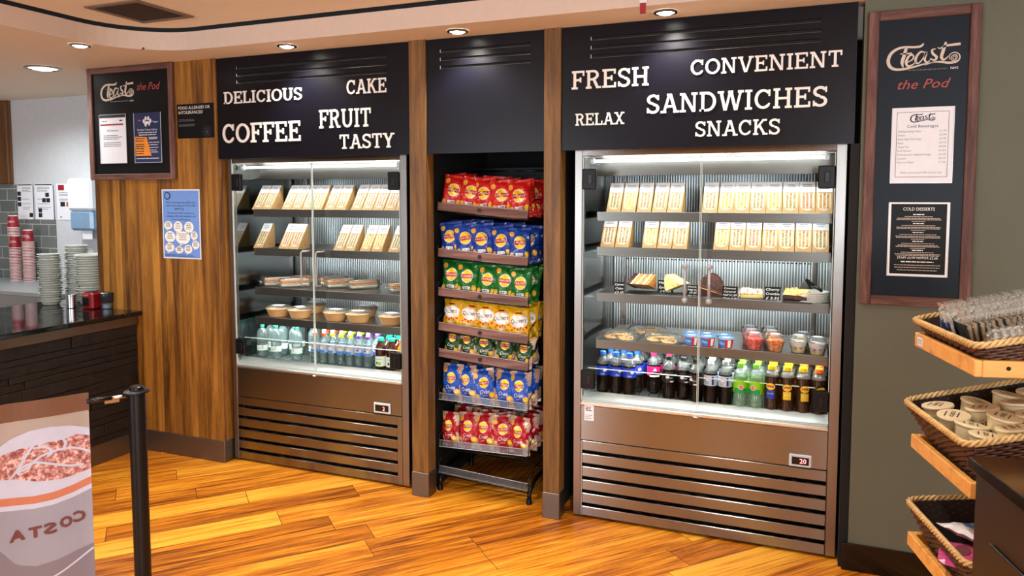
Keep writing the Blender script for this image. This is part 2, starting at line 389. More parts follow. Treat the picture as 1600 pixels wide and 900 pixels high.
    def fan(s, cx, cy, rx, ry, m, fn, seg=20, rings=2):
        vs = [fn(cx, cy)]; fs = []
        for r in range(1, rings+1):
            for i in range(seg):
                a = 2*PI*i/seg; vs.append(fn(cx+rx*r/rings*math.cos(a), cy+ry*r/rings*math.sin(a)))
        for i in range(seg):
            fs.append((0, 1+i, 1+(i+1)%seg))
            for r in range(rings-1):
                fs.append((1+r*seg+i, 1+(r+1)*seg+i, 1+(r+1)*seg+(i+1)%seg, 1+r*seg+(i+1)%seg))
        return s.add(vs, fs, m)
    def rect(s, x0, x1, y0, y1, m, fn, nx=1, ny=1):
        vs = [fn(x0+(x1-x0)*i/nx, y0+(y1-y0)*j/ny) for j in range(ny+1) for i in range(nx+1)]
        fs = [(j*(nx+1)+i, j*(nx+1)+i+1, (j+1)*(nx+1)+i+1, (j+1)*(nx+1)+i) for j in range(ny) for i in range(nx)]
        return s.add(vs, fs, m)
    def prism(s, pts, m, fn, depth_vec, smooth=False):
        a = [Vector(fn(*p)) for p in pts]; d = Vector(depth_vec); n = len(a)
        return s.add(a+[p+d for p in a], [tuple(range(n)), tuple(range(n, 2*n))]+[(i, (i+1)%n, n+(i+1)%n, n+i) for i in range(n)], m, smooth)
    def text(s, t, x, y, h, m, fn, align='c', width=None, shear=0.0, rot=0.0, mirror=False):
        vs, fs, w = text_geo(t, shear); k = h; kx = (width/w) if width else h
        ww = w*kx; ox = {'c': -ww/2, 'l': 0, 'r': -ww}[align]
        ca, sa = math.cos(rot), math.sin(rot); out = []
        for a, b in vs:
            u = a*kx+ox; v = b*k
            if mirror: u = -u
            out.append(fn(x+u*ca-v*sa, y+u*sa+v*ca))
        return s.add(out, fs, m)
    def lines(s, x0, x1, ys, h, m, fn, ragged=0.3, align='l'):
        for y in ys:
            w = (x1-x0)*(1-random.random()*ragged); a = x0 if align == 'l' else (x0+x1-w)/2
            x = a
            while x < a+w-0.001:
                q = min(random.uniform(2.0, 5.5)*h, a+w-x); s.rect(x, x+q, y, y+h, m, fn); x += q+h*0.7
        return s
    def stroke(s, pts, ws, m, fn, sub=6):
        n = len(pts); P = []
        if not isinstance(ws, (list, tuple)): ws = [ws]*n
        for i in range(n-1):
            p0 = pts[max(i-1,0)]; p1 = pts[i]; p2 = pts[i+1]; p3 = pts[min(i+2,n-1)]
            for k in range(sub):
                t = k/sub
                q = [0.5*((2*p1[j])+(-p0[j]+p2[j])*t+(2*p0[j]-5*p1[j]+4*p2[j]-p3[j])*t*t+(-p0[j]+3*p1[j]-3*p2[j]+p3[j])*t**3) for j in (0,1)]
                P.append((q[0], q[1], ws[i]+(ws[i+1]-ws[i])*t))
        P.append((pts[-1][0], pts[-1][1], ws[-1]))
        vs = []
        for i, (x, y, w) in enumerate(P):
            a = P[max(i-1,0)]; b = P[min(i+1,len(P)-1)]; dx, dy = b[0]-a[0], b[1]-a[1]; l = math.hypot(dx, dy) or 1
            nx, ny = -dy/l*w/2, dx/l*w/2
            vs += [fn(x+nx, y+ny), fn(x-nx, y-ny)]
        return s.add(vs, [(2*i, 2*i+1, 2*i+3, 2*i+2) for i in range(len(P)-1)], m)
    def build(s, name, parent=None, X=None, recalc=True):
        me = bpy.data.meshes.new(name)
        vs = [tuple(X @ Vector(v)) for v in s.v] if X is not None else s.v
        me.from_pydata(vs, [], s.f)
        for n in s.mats: me.materials.append(M[n])
        me.polygons.foreach_set('material_index', s.m); me.polygons.foreach_set('use_smooth', s.sm)
        if recalc:
            bm = bmesh.new(); bm.from_mesh(me); bmesh.ops.recalc_face_normals(bm, faces=bm.faces); bm.to_mesh(me); bm.free()
        me.update()
        o = bpy.data.objects.new(name, me); C.objects.link(o)
        if parent is not None: o.parent = parent
        return o
def tag(o, label=None, cat=None, group=None, kind=None):
    if label: o['label'] = label
    if cat: o['category'] = cat
    if group: o['group'] = group
    if kind: o['kind'] = kind
    return o
def thing(name, label, cat, loc=(0,0,0), rz=0, group=None):
    o = bpy.data.objects.new(name, None); C.objects.link(o); o.empty_display_size = 0.05
    o.location = loc; o.rotation_euler = (0,0,rz); return tag(o, label, cat, group)
def struct(o, label=None):
    o['kind'] = 'structure'
    if label: o['label'] = label
    return o
def kids(r): return [o for o in bpy.data.objects if o.parent == r]
_kc = {}
def dup(root, loc, rot=(0,0,0), label=None, scale=1.0):
    if root.name not in _kc:
        _kc[root.name] = [(c, kids(c)) for c in kids(root)]
    r = root.copy(); C.objects.link(r); r.location = loc; r.rotation_euler = rot; r.scale = (scale,)*3
    if label: r['label'] = label
    for ch, gs in _kc[root.name]:
        c = ch.copy(); C.objects.link(c); c.parent = r
        for g in gs:
            d = g.copy(); C.objects.link(d); d.parent = c
    return r
class Kind:
    """first placement moves the prototype, the following ones copy it"""
    def __init__(s, root): s.root = root; s.used = False
    def put(s, loc, rot=(0,0,0), label=None, group=None, scale=1.0):
        if not s.used:
            s.used = True; r = s.root; r.location = loc; r.rotation_euler = rot; r.scale = (scale,)*3
            if label: r['label'] = label
        else: r = dup(s.root, loc, rot, label, scale)
        if group: r['group'] = group
        return r
def ordn(i):
    U = ['first','second','third','fourth','fifth','sixth','seventh','eighth','ninth','tenth','eleventh','twelfth','thirteenth','fourteenth','fifteenth','sixteenth','seventeenth','eighteenth','nineteenth']
    if i < 19: return U[i]
    t_, u_ = divmod(i+1, 10)
    return (['','','twentieth','thirtieth','fortieth'][t_]) if u_ == 0 else ['','','twenty','thirty','forty'][t_]+' '+U[u_-1]
ORD = ['first','second','third','fourth','fifth','sixth','seventh','eighth','ninth','tenth','eleventh','twelfth','thirteenth']
def nth(i, n, side='from left'):
    if n == 1: return 'only one'
    if i == 0: return 'leftmost'
    if i == n-1: return 'rightmost'
    return ORD[i]+' '+side
wall = lambda y: (lambda u, v: (u, y, v))
simple('back_paint', L(120,104,88), 0.8, var=0.04)
# ================================================================== THE SETTING
ZC = 2.449; ZU = 2.57
struct(MB().box(-8.5, 3.2, -7.6, 1.3, -0.1, 0, 'wood_plank_floor').build('floor'))
# lowered soffit with a rounded corner, its fascia, the shadow gap and the raised ceiling
cur = [(3.2, -0.245), (-3.18, -0.245)]
for i in range(1, 12):
    a = PI/2*i/12; cur.append((-3.18-0.40*math.sin(a), -0.645+0.40*math.cos(a)))
cur += [(-3.58, -0.645), (-3.58, -7.6)]
b = MB()
n = len(cur)
low = [(x, y, ZC) for x, y in cur] + [(-8.5, -7.6, ZC), (-8.5, 1.3, ZC), (3.2, 1.3, ZC)]
top = [(x, y, 2.75) for x, y, z in low]; k = len(low)
b.add(low, [tuple(range(k))], 'soffit_white_lit'); 
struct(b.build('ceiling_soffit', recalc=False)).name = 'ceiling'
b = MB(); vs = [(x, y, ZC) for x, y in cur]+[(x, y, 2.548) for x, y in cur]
b.add(vs, [(i, i+1, n+i+1, n+i) for i in range(n-1)], 'fascia_white_shaded')
cur2 = []
for i, (x, y) in enumerate(cur):
    if i < 2: cur2.append((x, y+0.03))
    elif x > -3.579: 
        d = Vector((x+3.18, y+0.645)).normalized(); cur2.append((x+d.x*0.03, y+d.y*0.03))
    else: cur2.append((x-0.03, y))
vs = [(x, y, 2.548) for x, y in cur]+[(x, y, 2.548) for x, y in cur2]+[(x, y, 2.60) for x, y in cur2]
b.add(vs, [(i, i+1, n+i+1, n+i) for i in range(n-1)], 'fascia_white_shaded')
b.add(vs, [(n+i, n+i+1, 2*n+i+1, 2*n+i) for i in range(n-1)], 'void_black')
struct(b.build('trim_1', recalc=False))
b = MB(); low = [(x, y, ZU) for x, y in cur2] + [(3.2, -7.6, ZU)]
cc = [(x, y) for x, y in cur]
# the raised panel stops short of the fascia so a dark slot shows
inner = []
for i, (x, y) in enumerate(cur):
    if i < 2: inner.append((x, y-0.004))
    elif x > -3.579:
        d = Vector((x+3.18, y+0.645)).normalized(); inner.append((x-d.x*0.004, y-d.y*0.004))
    else: inner.append((x+0.004, y))
pts = inner + [(3.2, -7.6)]
b.add([(x, y, ZU) for x, y in pts]+[(x, y, ZU+0.03) for x, y in pts], [tuple(range(len(pts))), tuple(range(len(pts), 2*len(pts)))]+[(i, (i+1) % len(pts), len(pts)+(i+1) % len(pts), len(pts)+i) for i in range(len(pts))], 'white_warm_lit')
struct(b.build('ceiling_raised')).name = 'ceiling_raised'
bpy.data.objects['ceiling_raised'].name = 'ceiling.001'
# green wall to the right of the fridges
struct(MB().box(0.205, 3.2, 0, 0.12, 0, ZC, 'olive_paint').build('wall_right_front'), 'olive green painted wall').name = 'wall_front'
struct(MB().box(0.18, 3.1, -0.012, 0.0, 0, 0.122, 'black_gloss', 0.003).build('baseboard_front'))
struct(MB().box(3.1, 3.2, -7.6, 0.0, 0, 2.75, 'white_warm_lit').build('wall_right'))
struct(MB().box(-8.5, -8.4, -7.6, 1.3, 0, 2.75, 'kitchen_paint').build('wall_left'))
struct(MB().box(-8.5, 3.2, -7.7, -7.6, 0, 2.75, 'back_paint').build('wall_back'))
# back of the recess behind fridges and crisp rack
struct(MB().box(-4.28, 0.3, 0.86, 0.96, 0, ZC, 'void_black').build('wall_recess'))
struct(MB().box(-6.2-2.3, -4.2, 0.85, 0.95, 0, ZC, 'kitchen_paint').build('wall_kitchen'))
# wood panelled end wall
struct(MB().box(-4.30, -3.277, 0, 0.11, 0.134, ZC, 'teak_laminate', 0.002).box(-4.28, -3.30, 0.11, 0.86, 0, ZC, 'kitchen_paint').build('wall_wood_panel'), 'tall wood laminate wall panel beside the counter').name = 'wall_left_panel'
struct(MB().box(-4.30, -3.275, -0.004, 0.12, 0, 0.134, 'stainless_kick', 0.002).build('baseboard_left'))
# two posts between the bays
for i, (x0, x1) in enumerate(((-1.967, -1.868), (-1.211, -1.124))):
    struct(MB().box(x0, x1, 0, 0.085, 0.134, ZC, 'post_veneer', 0.002).build('trim_%d' % (2+i)), 'wood veneered post between display bays')
    struct(MB().box(x0-0.002, x1+0.002, -0.004, 0.088, 0, 0.134, 'stainless_kick', 0.002).build('baseboard_post'), 'brushed metal shoe at the foot of a post').name = 'baseboard_post'
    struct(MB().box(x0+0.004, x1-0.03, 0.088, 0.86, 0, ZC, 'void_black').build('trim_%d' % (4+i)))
struct(MB().box(0.168, 0.203, 0.012, 0.86, 0, 1.857, 'void_black').build('trim_6'))  # black filler, shade of the gap beside the green wall put in as colour
struct(MB().box(-3.30, -3.276, 0.12, 0.86, 0, 1.857, 'void_black').build('trim_7'))  # black filler for the shade between wood panel and fridge

# ================================================================== SLAB LETTERING
def arc(cx, cy, rx, ry, a0, a1, t, n=14):
    out = []
    for i in range(n):
        p = []
        for j in (i, i+1):
            a = math.radians(a0+(a1-a0)*j/n); c, s_ = math.cos(a), math.sin(a)
            p.append(((cx+(rx+t/2)*c, cy+(ry+t*0.42)*s_), (cx+(rx-t/2)*c, cy+(ry-t*0.42)*s_)))
        out.append([p[0][0], p[1][0], p[1][1], p[0][1]])
    return out
def ln(x0, y0, x1, y1, t):
    dx, dy = x1-x0, y1-y0; l = math.hypot(dx, dy); 
    if abs(dy) > abs(dx)*0.3 and abs(dx) > 1e-6:      # diagonals end level
        w = t/2*l/abs(dy); return [[(x0-w, y0), (x0+w, y0), (x1+w, y1), (x1-w, y1)]]
    nx, ny = -dy/l*t/2, dx/l*t/2
    return [[(x0+nx, y0+ny), (x0-nx, y0-ny), (x1-nx, y1-ny), (x1+nx, y1+ny)]]
T, S = 0.155, 0.115
def ser(x, top, w=0.36): 
    y = 1-S/2 if top else S/2
    return ln(x-w/2, y, x+w/2, y, S)
def V_(x): return ln(x, 0, x, 1, T)
def glyph(c):
    if c == 'A': return (1.0, ln(.17,0,.48,1,.13)+ln(.83,0,.52,1,T)+ln(.28,.34,.74,.34,S)+ser(.15,0,.32)+ser(.85,0,.32)+ln(.34,1-S/2,.56,1-S/2,S))
    if c == 'C': return (.92, arc(.48,.5,.36,.43,42,318,T,20)+ln(.78,.64,.78,.97,.10)+arc(.48,.5,.36,.43,318,330,.1,2))
    if c == 'D': return (.95, V_(.2)+arc(.42,.5,.40,.44,-90,90,T,16)+ln(.03,1-S/2,.44,1-S/2,S)+ln(.03,S/2,.44,S/2,S))
    if c == 'E': return (.86, V_(.2)+ln(.03,1-S/2,.78,1-S/2,S)+ln(.03,S/2,.80,S/2,S)+ln(.2,.52,.58,.52,S)+ln(.74,.74,.74,1,.1)+ln(.76,0,.76,.28,.1)+ln(.56,.38,.56,.66,.09))
    if c == 'F': return (.80, V_(.2)+ln(.03,1-S/2,.76,1-S/2,S)+ser(.2,0,.36)+ln(.2,.5,.56,.5,S)+ln(.72,.72,.72,1,.1)+ln(.54,.37,.54,.64,.09))
    if c == 'H': return (1.0, V_(.2)+V_(.78)+ln(.2,.5,.78,.5,S)+ser(.2,0,.34)+ser(.78,0,.34)+ser(.2,1,.34)+ser(.78,1,.34))
    if c == 'I': return (.44, V_(.21)+ser(.21,0)+ser(.21,1))
    if c == 'K': return (.98, V_(.2)+ln(.25,.42,.72,1,.13)+ln(.44,.60,.78,0,T)+ser(.2,0,.34)+ser(.2,1,.34)+ser(.76,1,.30)+ser(.80,0,.32))
    if c == 'L': return (.80, V_(.2)+ser(.2,1)+ln(.03,S/2,.74,S/2,S)+ln(.70,0,.70,.34,.1))
    if c == 'N': return (1.02, ln(.18,0,.18,1,.12)+ln(.80,0,.80,1,.12)+ln(.20,1,.78,0,T)+ser(.18,0,.32)+ser(.80,1,.32)+ln(.02,1-S/2,.2,1-S/2,S))
    if c == 'O': return (1.0, arc(.5,.5,.39,.43,0,360,T,28))
    if c == 'R': return (.94, V_(.2)+arc(.46,.735,.25,.21,-90,90,T,12)+ln(.03,1-S/2,.48,1-S/2,S)+ln(.2,.5,.48,.5,S)+ln(.50,.5,.74,0,T)+ser(.2,0,.34)+ser(.78,0,.28))
    if c == 'S': return (.78, arc(.38,.735,.26,.205,20,270,T,14)+arc(.38,.265,.27,.21,90,-160,T,14)+ln(.66,.70,.66,.97,.09)+ln(.09,.03,.09,.30,.09))
    if c == 'T': return (.88, ln(.43,0,.43,1,T)+ln(.05,1-S/2,.81,1-S/2,S)+ser(.43,0,.38)+ln(.09,.70,.09,1,.1)+ln(.77,.70,.77,1,.1))
    if c == 'U': return (1.0, ln(.2,.36,.2,1,T)+ln(.78,.36,.78,1,.13)+arc(.49,.36,.29,.30,180,360,T,14)+ser(.2,1,.34)+ser(.78,1,.32))
    if c == 'V': return (.98, ln(.16,1,.48,0,T)+ln(.82,1,.52,0,.13)+ser(.16,1,.32)+ser(.82,1,.30))
    if c == 'W': return (1.36, ln(.16,1,.40,0,T)+ln(.66,1,.42,0,.12)+ln(.68,1,.94,0,T)+ln(1.20,1,.97,0,.12)+ser(.16,1,.32)+ser(1.20,1,.30)+ser(.67,1,.26))
    if c == 'X': return (.96, ln(.18,0,.78,1,.13)+ln(.18,1,.78,0,T)+ser(.18,0,.32)+ser(.78,0,.32)+ser(.18,1,.32)+ser(.78,1,.32))
    if c == 'Y': return (.94, ln(.46,0,.46,.48,T)+ln(.46,.42,.16,1,T)+ln(.46,.42,.78,1,.13)+ser(.46,0,.34)+ser(.16,1,.32)+ser(.78,1,.30))
def slab_word(word, x0, x1, z0, z1, y, parent):
    gl = [glyph(c) for c in word]; tot = sum(g[0] for g in gl)+0.03*(len(gl)-1)
    kx = (x1-x0)/tot; kz = z1-z0; b = MB(); x = 0
    for w, polys in gl:
        for k_, p in enumerate(polys):
            e = 0.00005*(k_ % 2)+(0.0003 if len(polys)-k_ <= 0 else 0.00004*(k_ % 9))
            b.prism([(x0+(x+q[0])*kx, z0+q[1]*kz) for q in p], 'letter_white', lambda u, v: (u, y-0.006-e, v), (0, 0.0058, 0))
        x += w+0.03
    return b.build('lettering', parent)
def header(name, label, x0, x1, sx0, sx1, words):
    cx = (x0+x1)/2
    t = thing('header_panel', label, 'sign', (cx, 0.03, 1.857)); t.location = (cx, 0.03, 1.857)
    a, bb = x0-cx, x1-cx; Y0 = -0.018; b = MB()
    zs = [2.385-1.857, 2.343-1.857, 2.301-1.857]; sh = 0.0065; H = ZC-1.857-0.002
    edges = [0]
    for z in sorted(zs): edges += [z-sh, z+sh]
    edges.append(H)
    for i in range(0, len(edges), 2): b.box(a, bb, Y0, 0.002, edges[i], edges[i+1], 'navy_panel')
    for z in zs:
        b.box(a, sx0-cx, Y0, 0.002, z-sh, z+sh, 'navy_panel'); b.box(sx1-cx, bb, Y0, 0.002, z-sh, z+sh, 'navy_panel')
    b.build('panel', t)
    b = MB()
    for z in zs: b.box(sx0-cx, sx1-cx, Y0+0.012, 0.001, z-sh, z+sh, 'void_black')
    b.build('vent_slot', t)
    b = MB()
    for z in zs:
        b.box(sx0-cx, sx0-cx+0.004, Y0-0.001, 0, z-sh-0.002, z+sh+0.002, 'chrome'); b.box(sx0-cx, sx1-cx, Y0-0.0008, Y0+0.004, z-sh-0.0022, z-sh-0.0006, 'stainless_mirror')
    b.build('slot_trim', t)
    for w, u0, u1, z0, z1 in words:
        o = slab_word(w, u0-cx, u1-cx, z0-1.857, z1-1.857, Y0, t); o['label'] = 'raised white word ' + w
    return t
header('h1', 'dark navy header panel reading DELICIOUS CAKE COFFEE FRUIT TASTY above the left fridge', -3.274, -1.968, -3.125, -2.108,
       [('DELICIOUS', -3.222, -2.656, 2.178, 2.248), ('CAKE', -2.362, -2.105, 2.191, 2.269), ('COFFEE', -3.240, -2.668, 1.948, 2.062), ('FRUIT', -2.547, -2.203, 2.013, 2.114), ('TASTY', -2.413, -2.062, 1.896, 1.974)])
header('h2', 'plain dark navy header panel without words above the crisp rack', -1.867, -1.212, -1.787, -1.285, [])
header('h3', 'wide dark navy header panel reading FRESH CONVENIENT SANDWICHES RELAX SNACKS above the right fridge', -1.123, 0.180, -0.979, 0.037,
       [('FRESH', -1.073, -0.695, 2.149, 2.236), ('CONVENIENT', -0.509, 0.127, 2.183, 2.252), ('SANDWICHES', -0.708, 0.074, 2.018, 2.105), ('RELAX', -1.053, -0.811, 1.975, 2.032), ('SNACKS', -0.484, -0.115, 1.905, 1.974)])

# ================================================================== CEILING FITTINGS
def downlight(loc, r, label, group=None, soft=0.03):
    t = thing('ceiling_downlight', label, 'ceiling light', loc, 0, group)
    b = MB(); b.lathe([(r*1.25, -0.001), (r*1.25, -0.007), (r*1.0, -0.010), (r*0.95, -0.004)], 'stainless_mirror', 28, cap=False); b.build('trim_ring', t)
    MB().lathe([(r*0.95, -0.004), (r*0.6, -0.0125), (0.0001, -0.014)], 'led_disc', 24, cap=False).build('lamp', t)
    return t
for i, (x, y, lab) in enumerate([(-2.636, -0.142, 'small round downlight in the soffit above the header with COFFEE'), (-1.622, -0.118, 'small round downlight in the soffit above the plain header'),
                            (-0.602, -0.116, 'small round downlight in the soffit above the header with SANDWICHES')]):
    downlight((x, y, ZC), 0.042, lab, 'downlights along the soffit')
    light('lamp_light', 'SPOT', (x, y, ZC-0.03), 26, (1.0, 0.93, 0.82), (x+0.05, y+0.10, 2.0), spot_size=math.radians(120), spot_blend=0.8, shadow_soft_size=0.03)
downlight((-3.66, -0.57, ZC), 0.042, 'small round downlight near the curved soffit corner', 'downlights along the soffit')
light('lamp_light', 'SPOT', (-3.66, -0.57, ZC-0.03), 16, (1.0, 0.9, 0.74), (-3.66, -0.57, 0), spot_size=math.radians(110), spot_blend=0.8, shadow_soft_size=0.04)
downlight((-4.529, -0.152, ZC), 0.085, 'large round bright downlight above the granite counter')
light('lamp_light', 'SPOT', (-4.529, -0.152, ZC-0.03), 34, COOL, (-4.529, -0.152, 0), spot_size=math.radians(140), spot_blend=0.8, shadow_soft_size=0.08)
light('lamp_light', 'SPOT', (-5.5, 0.10, ZC-0.03), 44, COOL, (-5.5, 0.3, 0), spot_size=math.radians(150), spot_blend=0.8, shadow_soft_size=0.08)  # unseen lamp with no fitting, added to brighten the kitchen
for (x, y) in FLOOR_SPOTS:
    zz = ZU if x > -3.55 else ZC
    downlight((x, y, zz), 0.05, 'unseen round downlight in the ceiling out over the open shop floor', 'downlights over the shop floor')
t = thing('ceiling_vent', 'square ceiling vent with dark mesh and pale frame', 'vent', (-3.165, -0.615, ZU))
b = MB(); h = 0.178; w = 0.028
b.box(-h, h, -h, -h+w, -0.008, -0.0005, 'vent_grey', 0.002).box(-h, h, h-w, h, -0.008, -0.0005, 'vent_grey', 0.002).box(-h, -h+w, -h+w, h-w, -0.008, -0.0005, 'vent_grey', 0.002).box(h-w, h, -h+w, h-w, -0.008, -0.0005, 'vent_grey', 0.002)
b.build('frame', t); MB().box(-h+w, h-w, -h+w, h-w, -0.004, -0.001, 'vent_mesh').build('mesh_panel', t)
t = tag(MB().box(-0.012, 0.012, -0.003, 0.003, -0.045, 0, 'ink_red').box(-0.016, 0.016, -0.002, 0.004, 0, 0.012, 'white_plastic').build('ceiling_tag'), 'small red and white tag stuck to the fascia edge beside a downlight', 'tag')
t.location = (-0.675, -0.250, ZC+0.012)
t = tag(MB().box(-0.012, 0.012, -0.002, 0.002, -0.006, 0.006, 'ink_red').box(-0.004, 0.004, -0.002, 0.002, 0.006, 0.012, 'white_plastic').build('ceiling_tag'), 'tiny red and white tag on the rounded fascia corner', 'tag')
t.location = (-3.452, -0.352, ZC+0.004)

# ================================================================== SIGNS
def feast(b, x, y, w, m, fn, k=1.0):
    # logo drawn in a 685 x 290 box
    s = w/685; q = lambda P: [(x+(a-285)*s, y+(625-c)*s) for a, c in P]; f = s*k
    st = lambda P, W: b.stroke(q(P), [u*f for u in W], m, fn)
    st([(625,345),(600,372),(540,378),(450,372),(380,385),(320,430),(294,500),(310,565),(360,600),(430,604),(520,590),(620,565),(720,545)], [12,26,24,24,28,32,36,34,30,26,22,16,6])
    st([(640,575),(720,548),(790,548),(860,562),(925,558),(960,530),(958,485),(915,458),(872,480),(868,530)], [4,14,22,26,22,14,12,10,10,4])
    st([(462,380),(448,450),(428,530),(440,588)], [30,36,34,6]); st([(405,440),(460,442),(518,440)], [6,18,14])
    st([(478,535),(530,500),(528,460),(492,468),(466,530),(485,574),(530,560),(560,530)], [10,14,18,22,28,22,14,8])
    st([(640,440),(600,432),(562,480),(556,535),(585,548),(625,500),(652,440),(640,510),(660,545),(690,525)], [10,20,26,24,14,12,26,24,16,8])
    st([(740,410),(706,420),(716,460),(750,495),(735,525),(690,510)], [8,20,26,26,20,14])
    st([(832,345),(810,430),(795,500),(820,528),(862,490)], [20,34,30,20,5]); st([(755,395),(780,408),(830,385),(900,378),(965,374)], [6,14,22,26,28])
    st([(935,525),(915,545),(885,530),(890,495),(920,482),(940,500),(935,530)], [8]*7); st([(925,498),(905,500),(902,525),(922,528),(930,495)], [7]*5)
def frame(x0, x1, z0, z1, w, label, name, y0=-0.022):
    cx = (x0+x1)/2; t = thing(name, label, 'sign', (cx, 0, z0))
    a, bb, H = x0-cx, x1-cx, z1-z0
    for p in ((a, a+w, 0, H, 'rustic_frame_upright'), (bb-w, bb, 0, H, 'rustic_frame_upright'), (a+w, bb-w, 0, w, 'rustic_frame_cross'), (a+w, bb-w, H-w, H, 'rustic_frame_cross')):
        MB().box(p[0], p[1], y0, -0.001, p[2], p[3], p[4], 0.003).build('frame_rail', t)
    return t, cx
# left sign
t, cx = frame(-4.312, -3.590, 1.738, 2.447, 0.038, 'dark wood framed board headed Feast the Pod on the wood panel left of the fridges', 'notice_board')
b = MB(); b.box(-4.275-cx, -3.627-cx, -0.012, -0.001, 0.037, 0.673, 'black_board'); b.build('board', t)
fn = lambda u, v: (u-cx, -0.0128, v-1.738)
b = MB(); feast(b, -4.20, 2.235, 0.285, 'cream_ink', fn, 1.05); b.text('NHS', -3.935, 2.226, 0.011, 'paper_white', fn); b.lines(-4.12, -3.96, [2.229], 0.006, 'ink_grey', fn, 0); b.build('logo', t)
b = MB(); b.text('the Pod', -3.79, 2.292, 0.045, 'red_ink', fn, shear=0.35, width=0.19); b.build('lettering', t)
# papers in plastic sleeves pinned on it
def sleeve(x0, x1, z0, z1, name, label, sheet, y=-0.013):
    cx = (x0+x1)/2; t = thing(name, label, 'notice', (cx, y, z0)); W, H = (x1-x0)/2, z1-z0
    MB().box(-W, W, -0.0012, -0.0002, 0, H, sheet).build('sheet', t)
    b = MB(); e = 0.003
    for q in ((-W-e, -W, -e, H), (W, W+e, -e, H), (-W, W, -e, 0)): b.box(q[0], q[1], -0.003, -0.0002, q[2], q[3], 'sleeve_plastic')
    b.build('sleeve_edge', t)
    return t, (lambda u, v: (u, -0.0018, v)), (lambda u, v: (u, -0.0024, v)), W, H
t, f1, f2, W_, H_ = sleeve(-4.218, -3.992, 1.846, 2.153, 'pinned_letter', 'white letter headed All Customers pinned on the left notice board', 'paper_white')
b = MB(); b.rect(-W_, W_, H_-0.022, H_-0.002, 'ink_black', f1); b.lines(-W_+0.02, -0.05, [H_-0.045], 0.006, 'ink_grey', f1, 0); b.lines(0.06, W_-0.02, [H_-0.045], 0.008, 'ink_black', f1, 0)
b.rect(-W_+0.006, W_-0.02, H_-0.070, H_-0.060, 'ink_red', f1); b.text('All Customers', 0, H_-0.108, 0.014, 'ink_black', f1, width=0.10)
b.lines(-W_+0.03, W_-0.03, [H_-0.135-0.011*i for i in range(3)]+[H_-0.18-0.011*i for i in range(3)], 0.004, 'ink_grey', f1); b.build('print', t)
t, f1, f2, W_, H_ = sleeve(-3.920, -3.700, 1.846, 2.152, 'pinned_flyer', 'navy and orange flyer with a white paw print pinned on the left notice board', 'ink_navy')
b = MB(); b.fan(0, H_-0.070, 0.024, 0.018, 'paper_white', f1)
for u, v in ((-0.027, -0.052), (-0.011, -0.036), (0.011, -0.036), (0.027, -0.052)): b.fan(u, H_+v, 0.009, 0.013, 'paper_white', f1, 12)
b.fan(0.004, H_-0.082, 0.010, 0.012, 'ink_black', f2, 12)
b.text('Swan', -0.062, H_-0.050, 0.009, 'ink_orange', f1); b.text('Magpas', 0.068, H_-0.062, 0.010, 'paper_white', f1, width=0.045)
b.text('Barclays Tribute PitStop', 0, H_-0.110, 0.011, 'paper_white', f1, width=0.165); b.lines(-0.08, 0.08, [H_-0.125, H_-0.139], 0.005, 'paper_white', f1, 0.1, 'c')
b.shape([(-W_+0.004, 0.04), (-0.002+0.03, 0.04), (-0.008, 0.155), (-W_+0.004, 0.160)], 'ink_orange', f1)
b.lines(-W_+0.01, -0.02, [0.145, 0.130, 0.108, 0.095, 0.082, 0.066, 0.052], 0.006, 'ink_black', f2, 0.2); b.lines(0.01, W_-0.012, [0.150, 0.142, 0.120, 0.105, 0.088, 0.072, 0.060], 0.004, 'paper_white', f1, 0.3)
b.lines(-W_+0.01, W_-0.02, [0.022], 0.004, 'paper_white', f1, 0); b.build('print', t)
# allergies plate
t = thing('allergy_notice', 'small black plate reading FOOD ALLERGIES OR INTOLERANCES? on the wood panel', 'notice', (-3.432, 0, 1.985))
MB().box(-0.142, 0.142, -0.006, -0.0005, 0, 0.205, 'black_board', 0.001).build('plate', t)
fn = lambda u, v: (u, -0.0068, v); b = MB()
b.text('FOOD ALLERGIES OR', -0.128, 0.174, 0.018, 'letter_white', fn, 'l', width=0.245); b.text('INTOLERANCES?', -0.128, 0.146, 0.018, 'letter_white', fn, 'l', width=0.19)
b.lines(-0.128, 0.0, [0.110, 0.102], 0.004, 'ink_grey', fn, 0.1); b.lines(-0.128, 0.0, [0.080, 0.072], 0.004, 'ink_grey', fn, 0.1)
for a in range(9):
    an = a*0.7; b.stroke([(0.09, 0.035), (0.09+0.018*math.cos(an), 0.035+0.02*math.sin(an)), (0.09+0.036*math.cos(an+0.5), 0.04+0.036*math.sin(an+0.5))], 0.0016, 'ink_grey', fn, 4)
b.build('print', t)
# blue poster with speech bubbles
t = thing('poster', 'light blue poster with white speech bubbles on the wood panel', 'poster', (-3.571, 0, 1.250))
MB().box(-0.152, 0.152, -0.002, -0.0004, 0, 0.427, 'paper_white').build('sheet', t)
fn = lambda u, v: (u, -0.0026, v); f2 = lambda u, v: (u, -0.0034, v); f3 = lambda u, v: (u, -0.0042, v)
MB().rect(-0.145, 0.145, 0.007, 0.420, 'paper_blue', fn).build('printed_field', t)
b = MB(); b.fan(-0.105, 0.388, 0.026, 0.024, 'ink_navy', f2); b.fan(-0.105, 0.388, 0.018, 0.017, 'paper_blue', f3)
b.build('round_logo', t)
b = MB()
b.text('With cost of living rising rapidly & food', 0, 0.342, 0.010, 'ink_black', f2, width=0.235); b.text('inflation prices going up 10.1% in 2023', 0, 0.323, 0.010, 'ink_black', f2, width=0.235)
b.text('serco', -0.012, 0.302, 0.016, 'ink_black', f2, width=0.075); b.rect(0.012, 0.024, 0.294, 0.297, 'ink_red', f2)
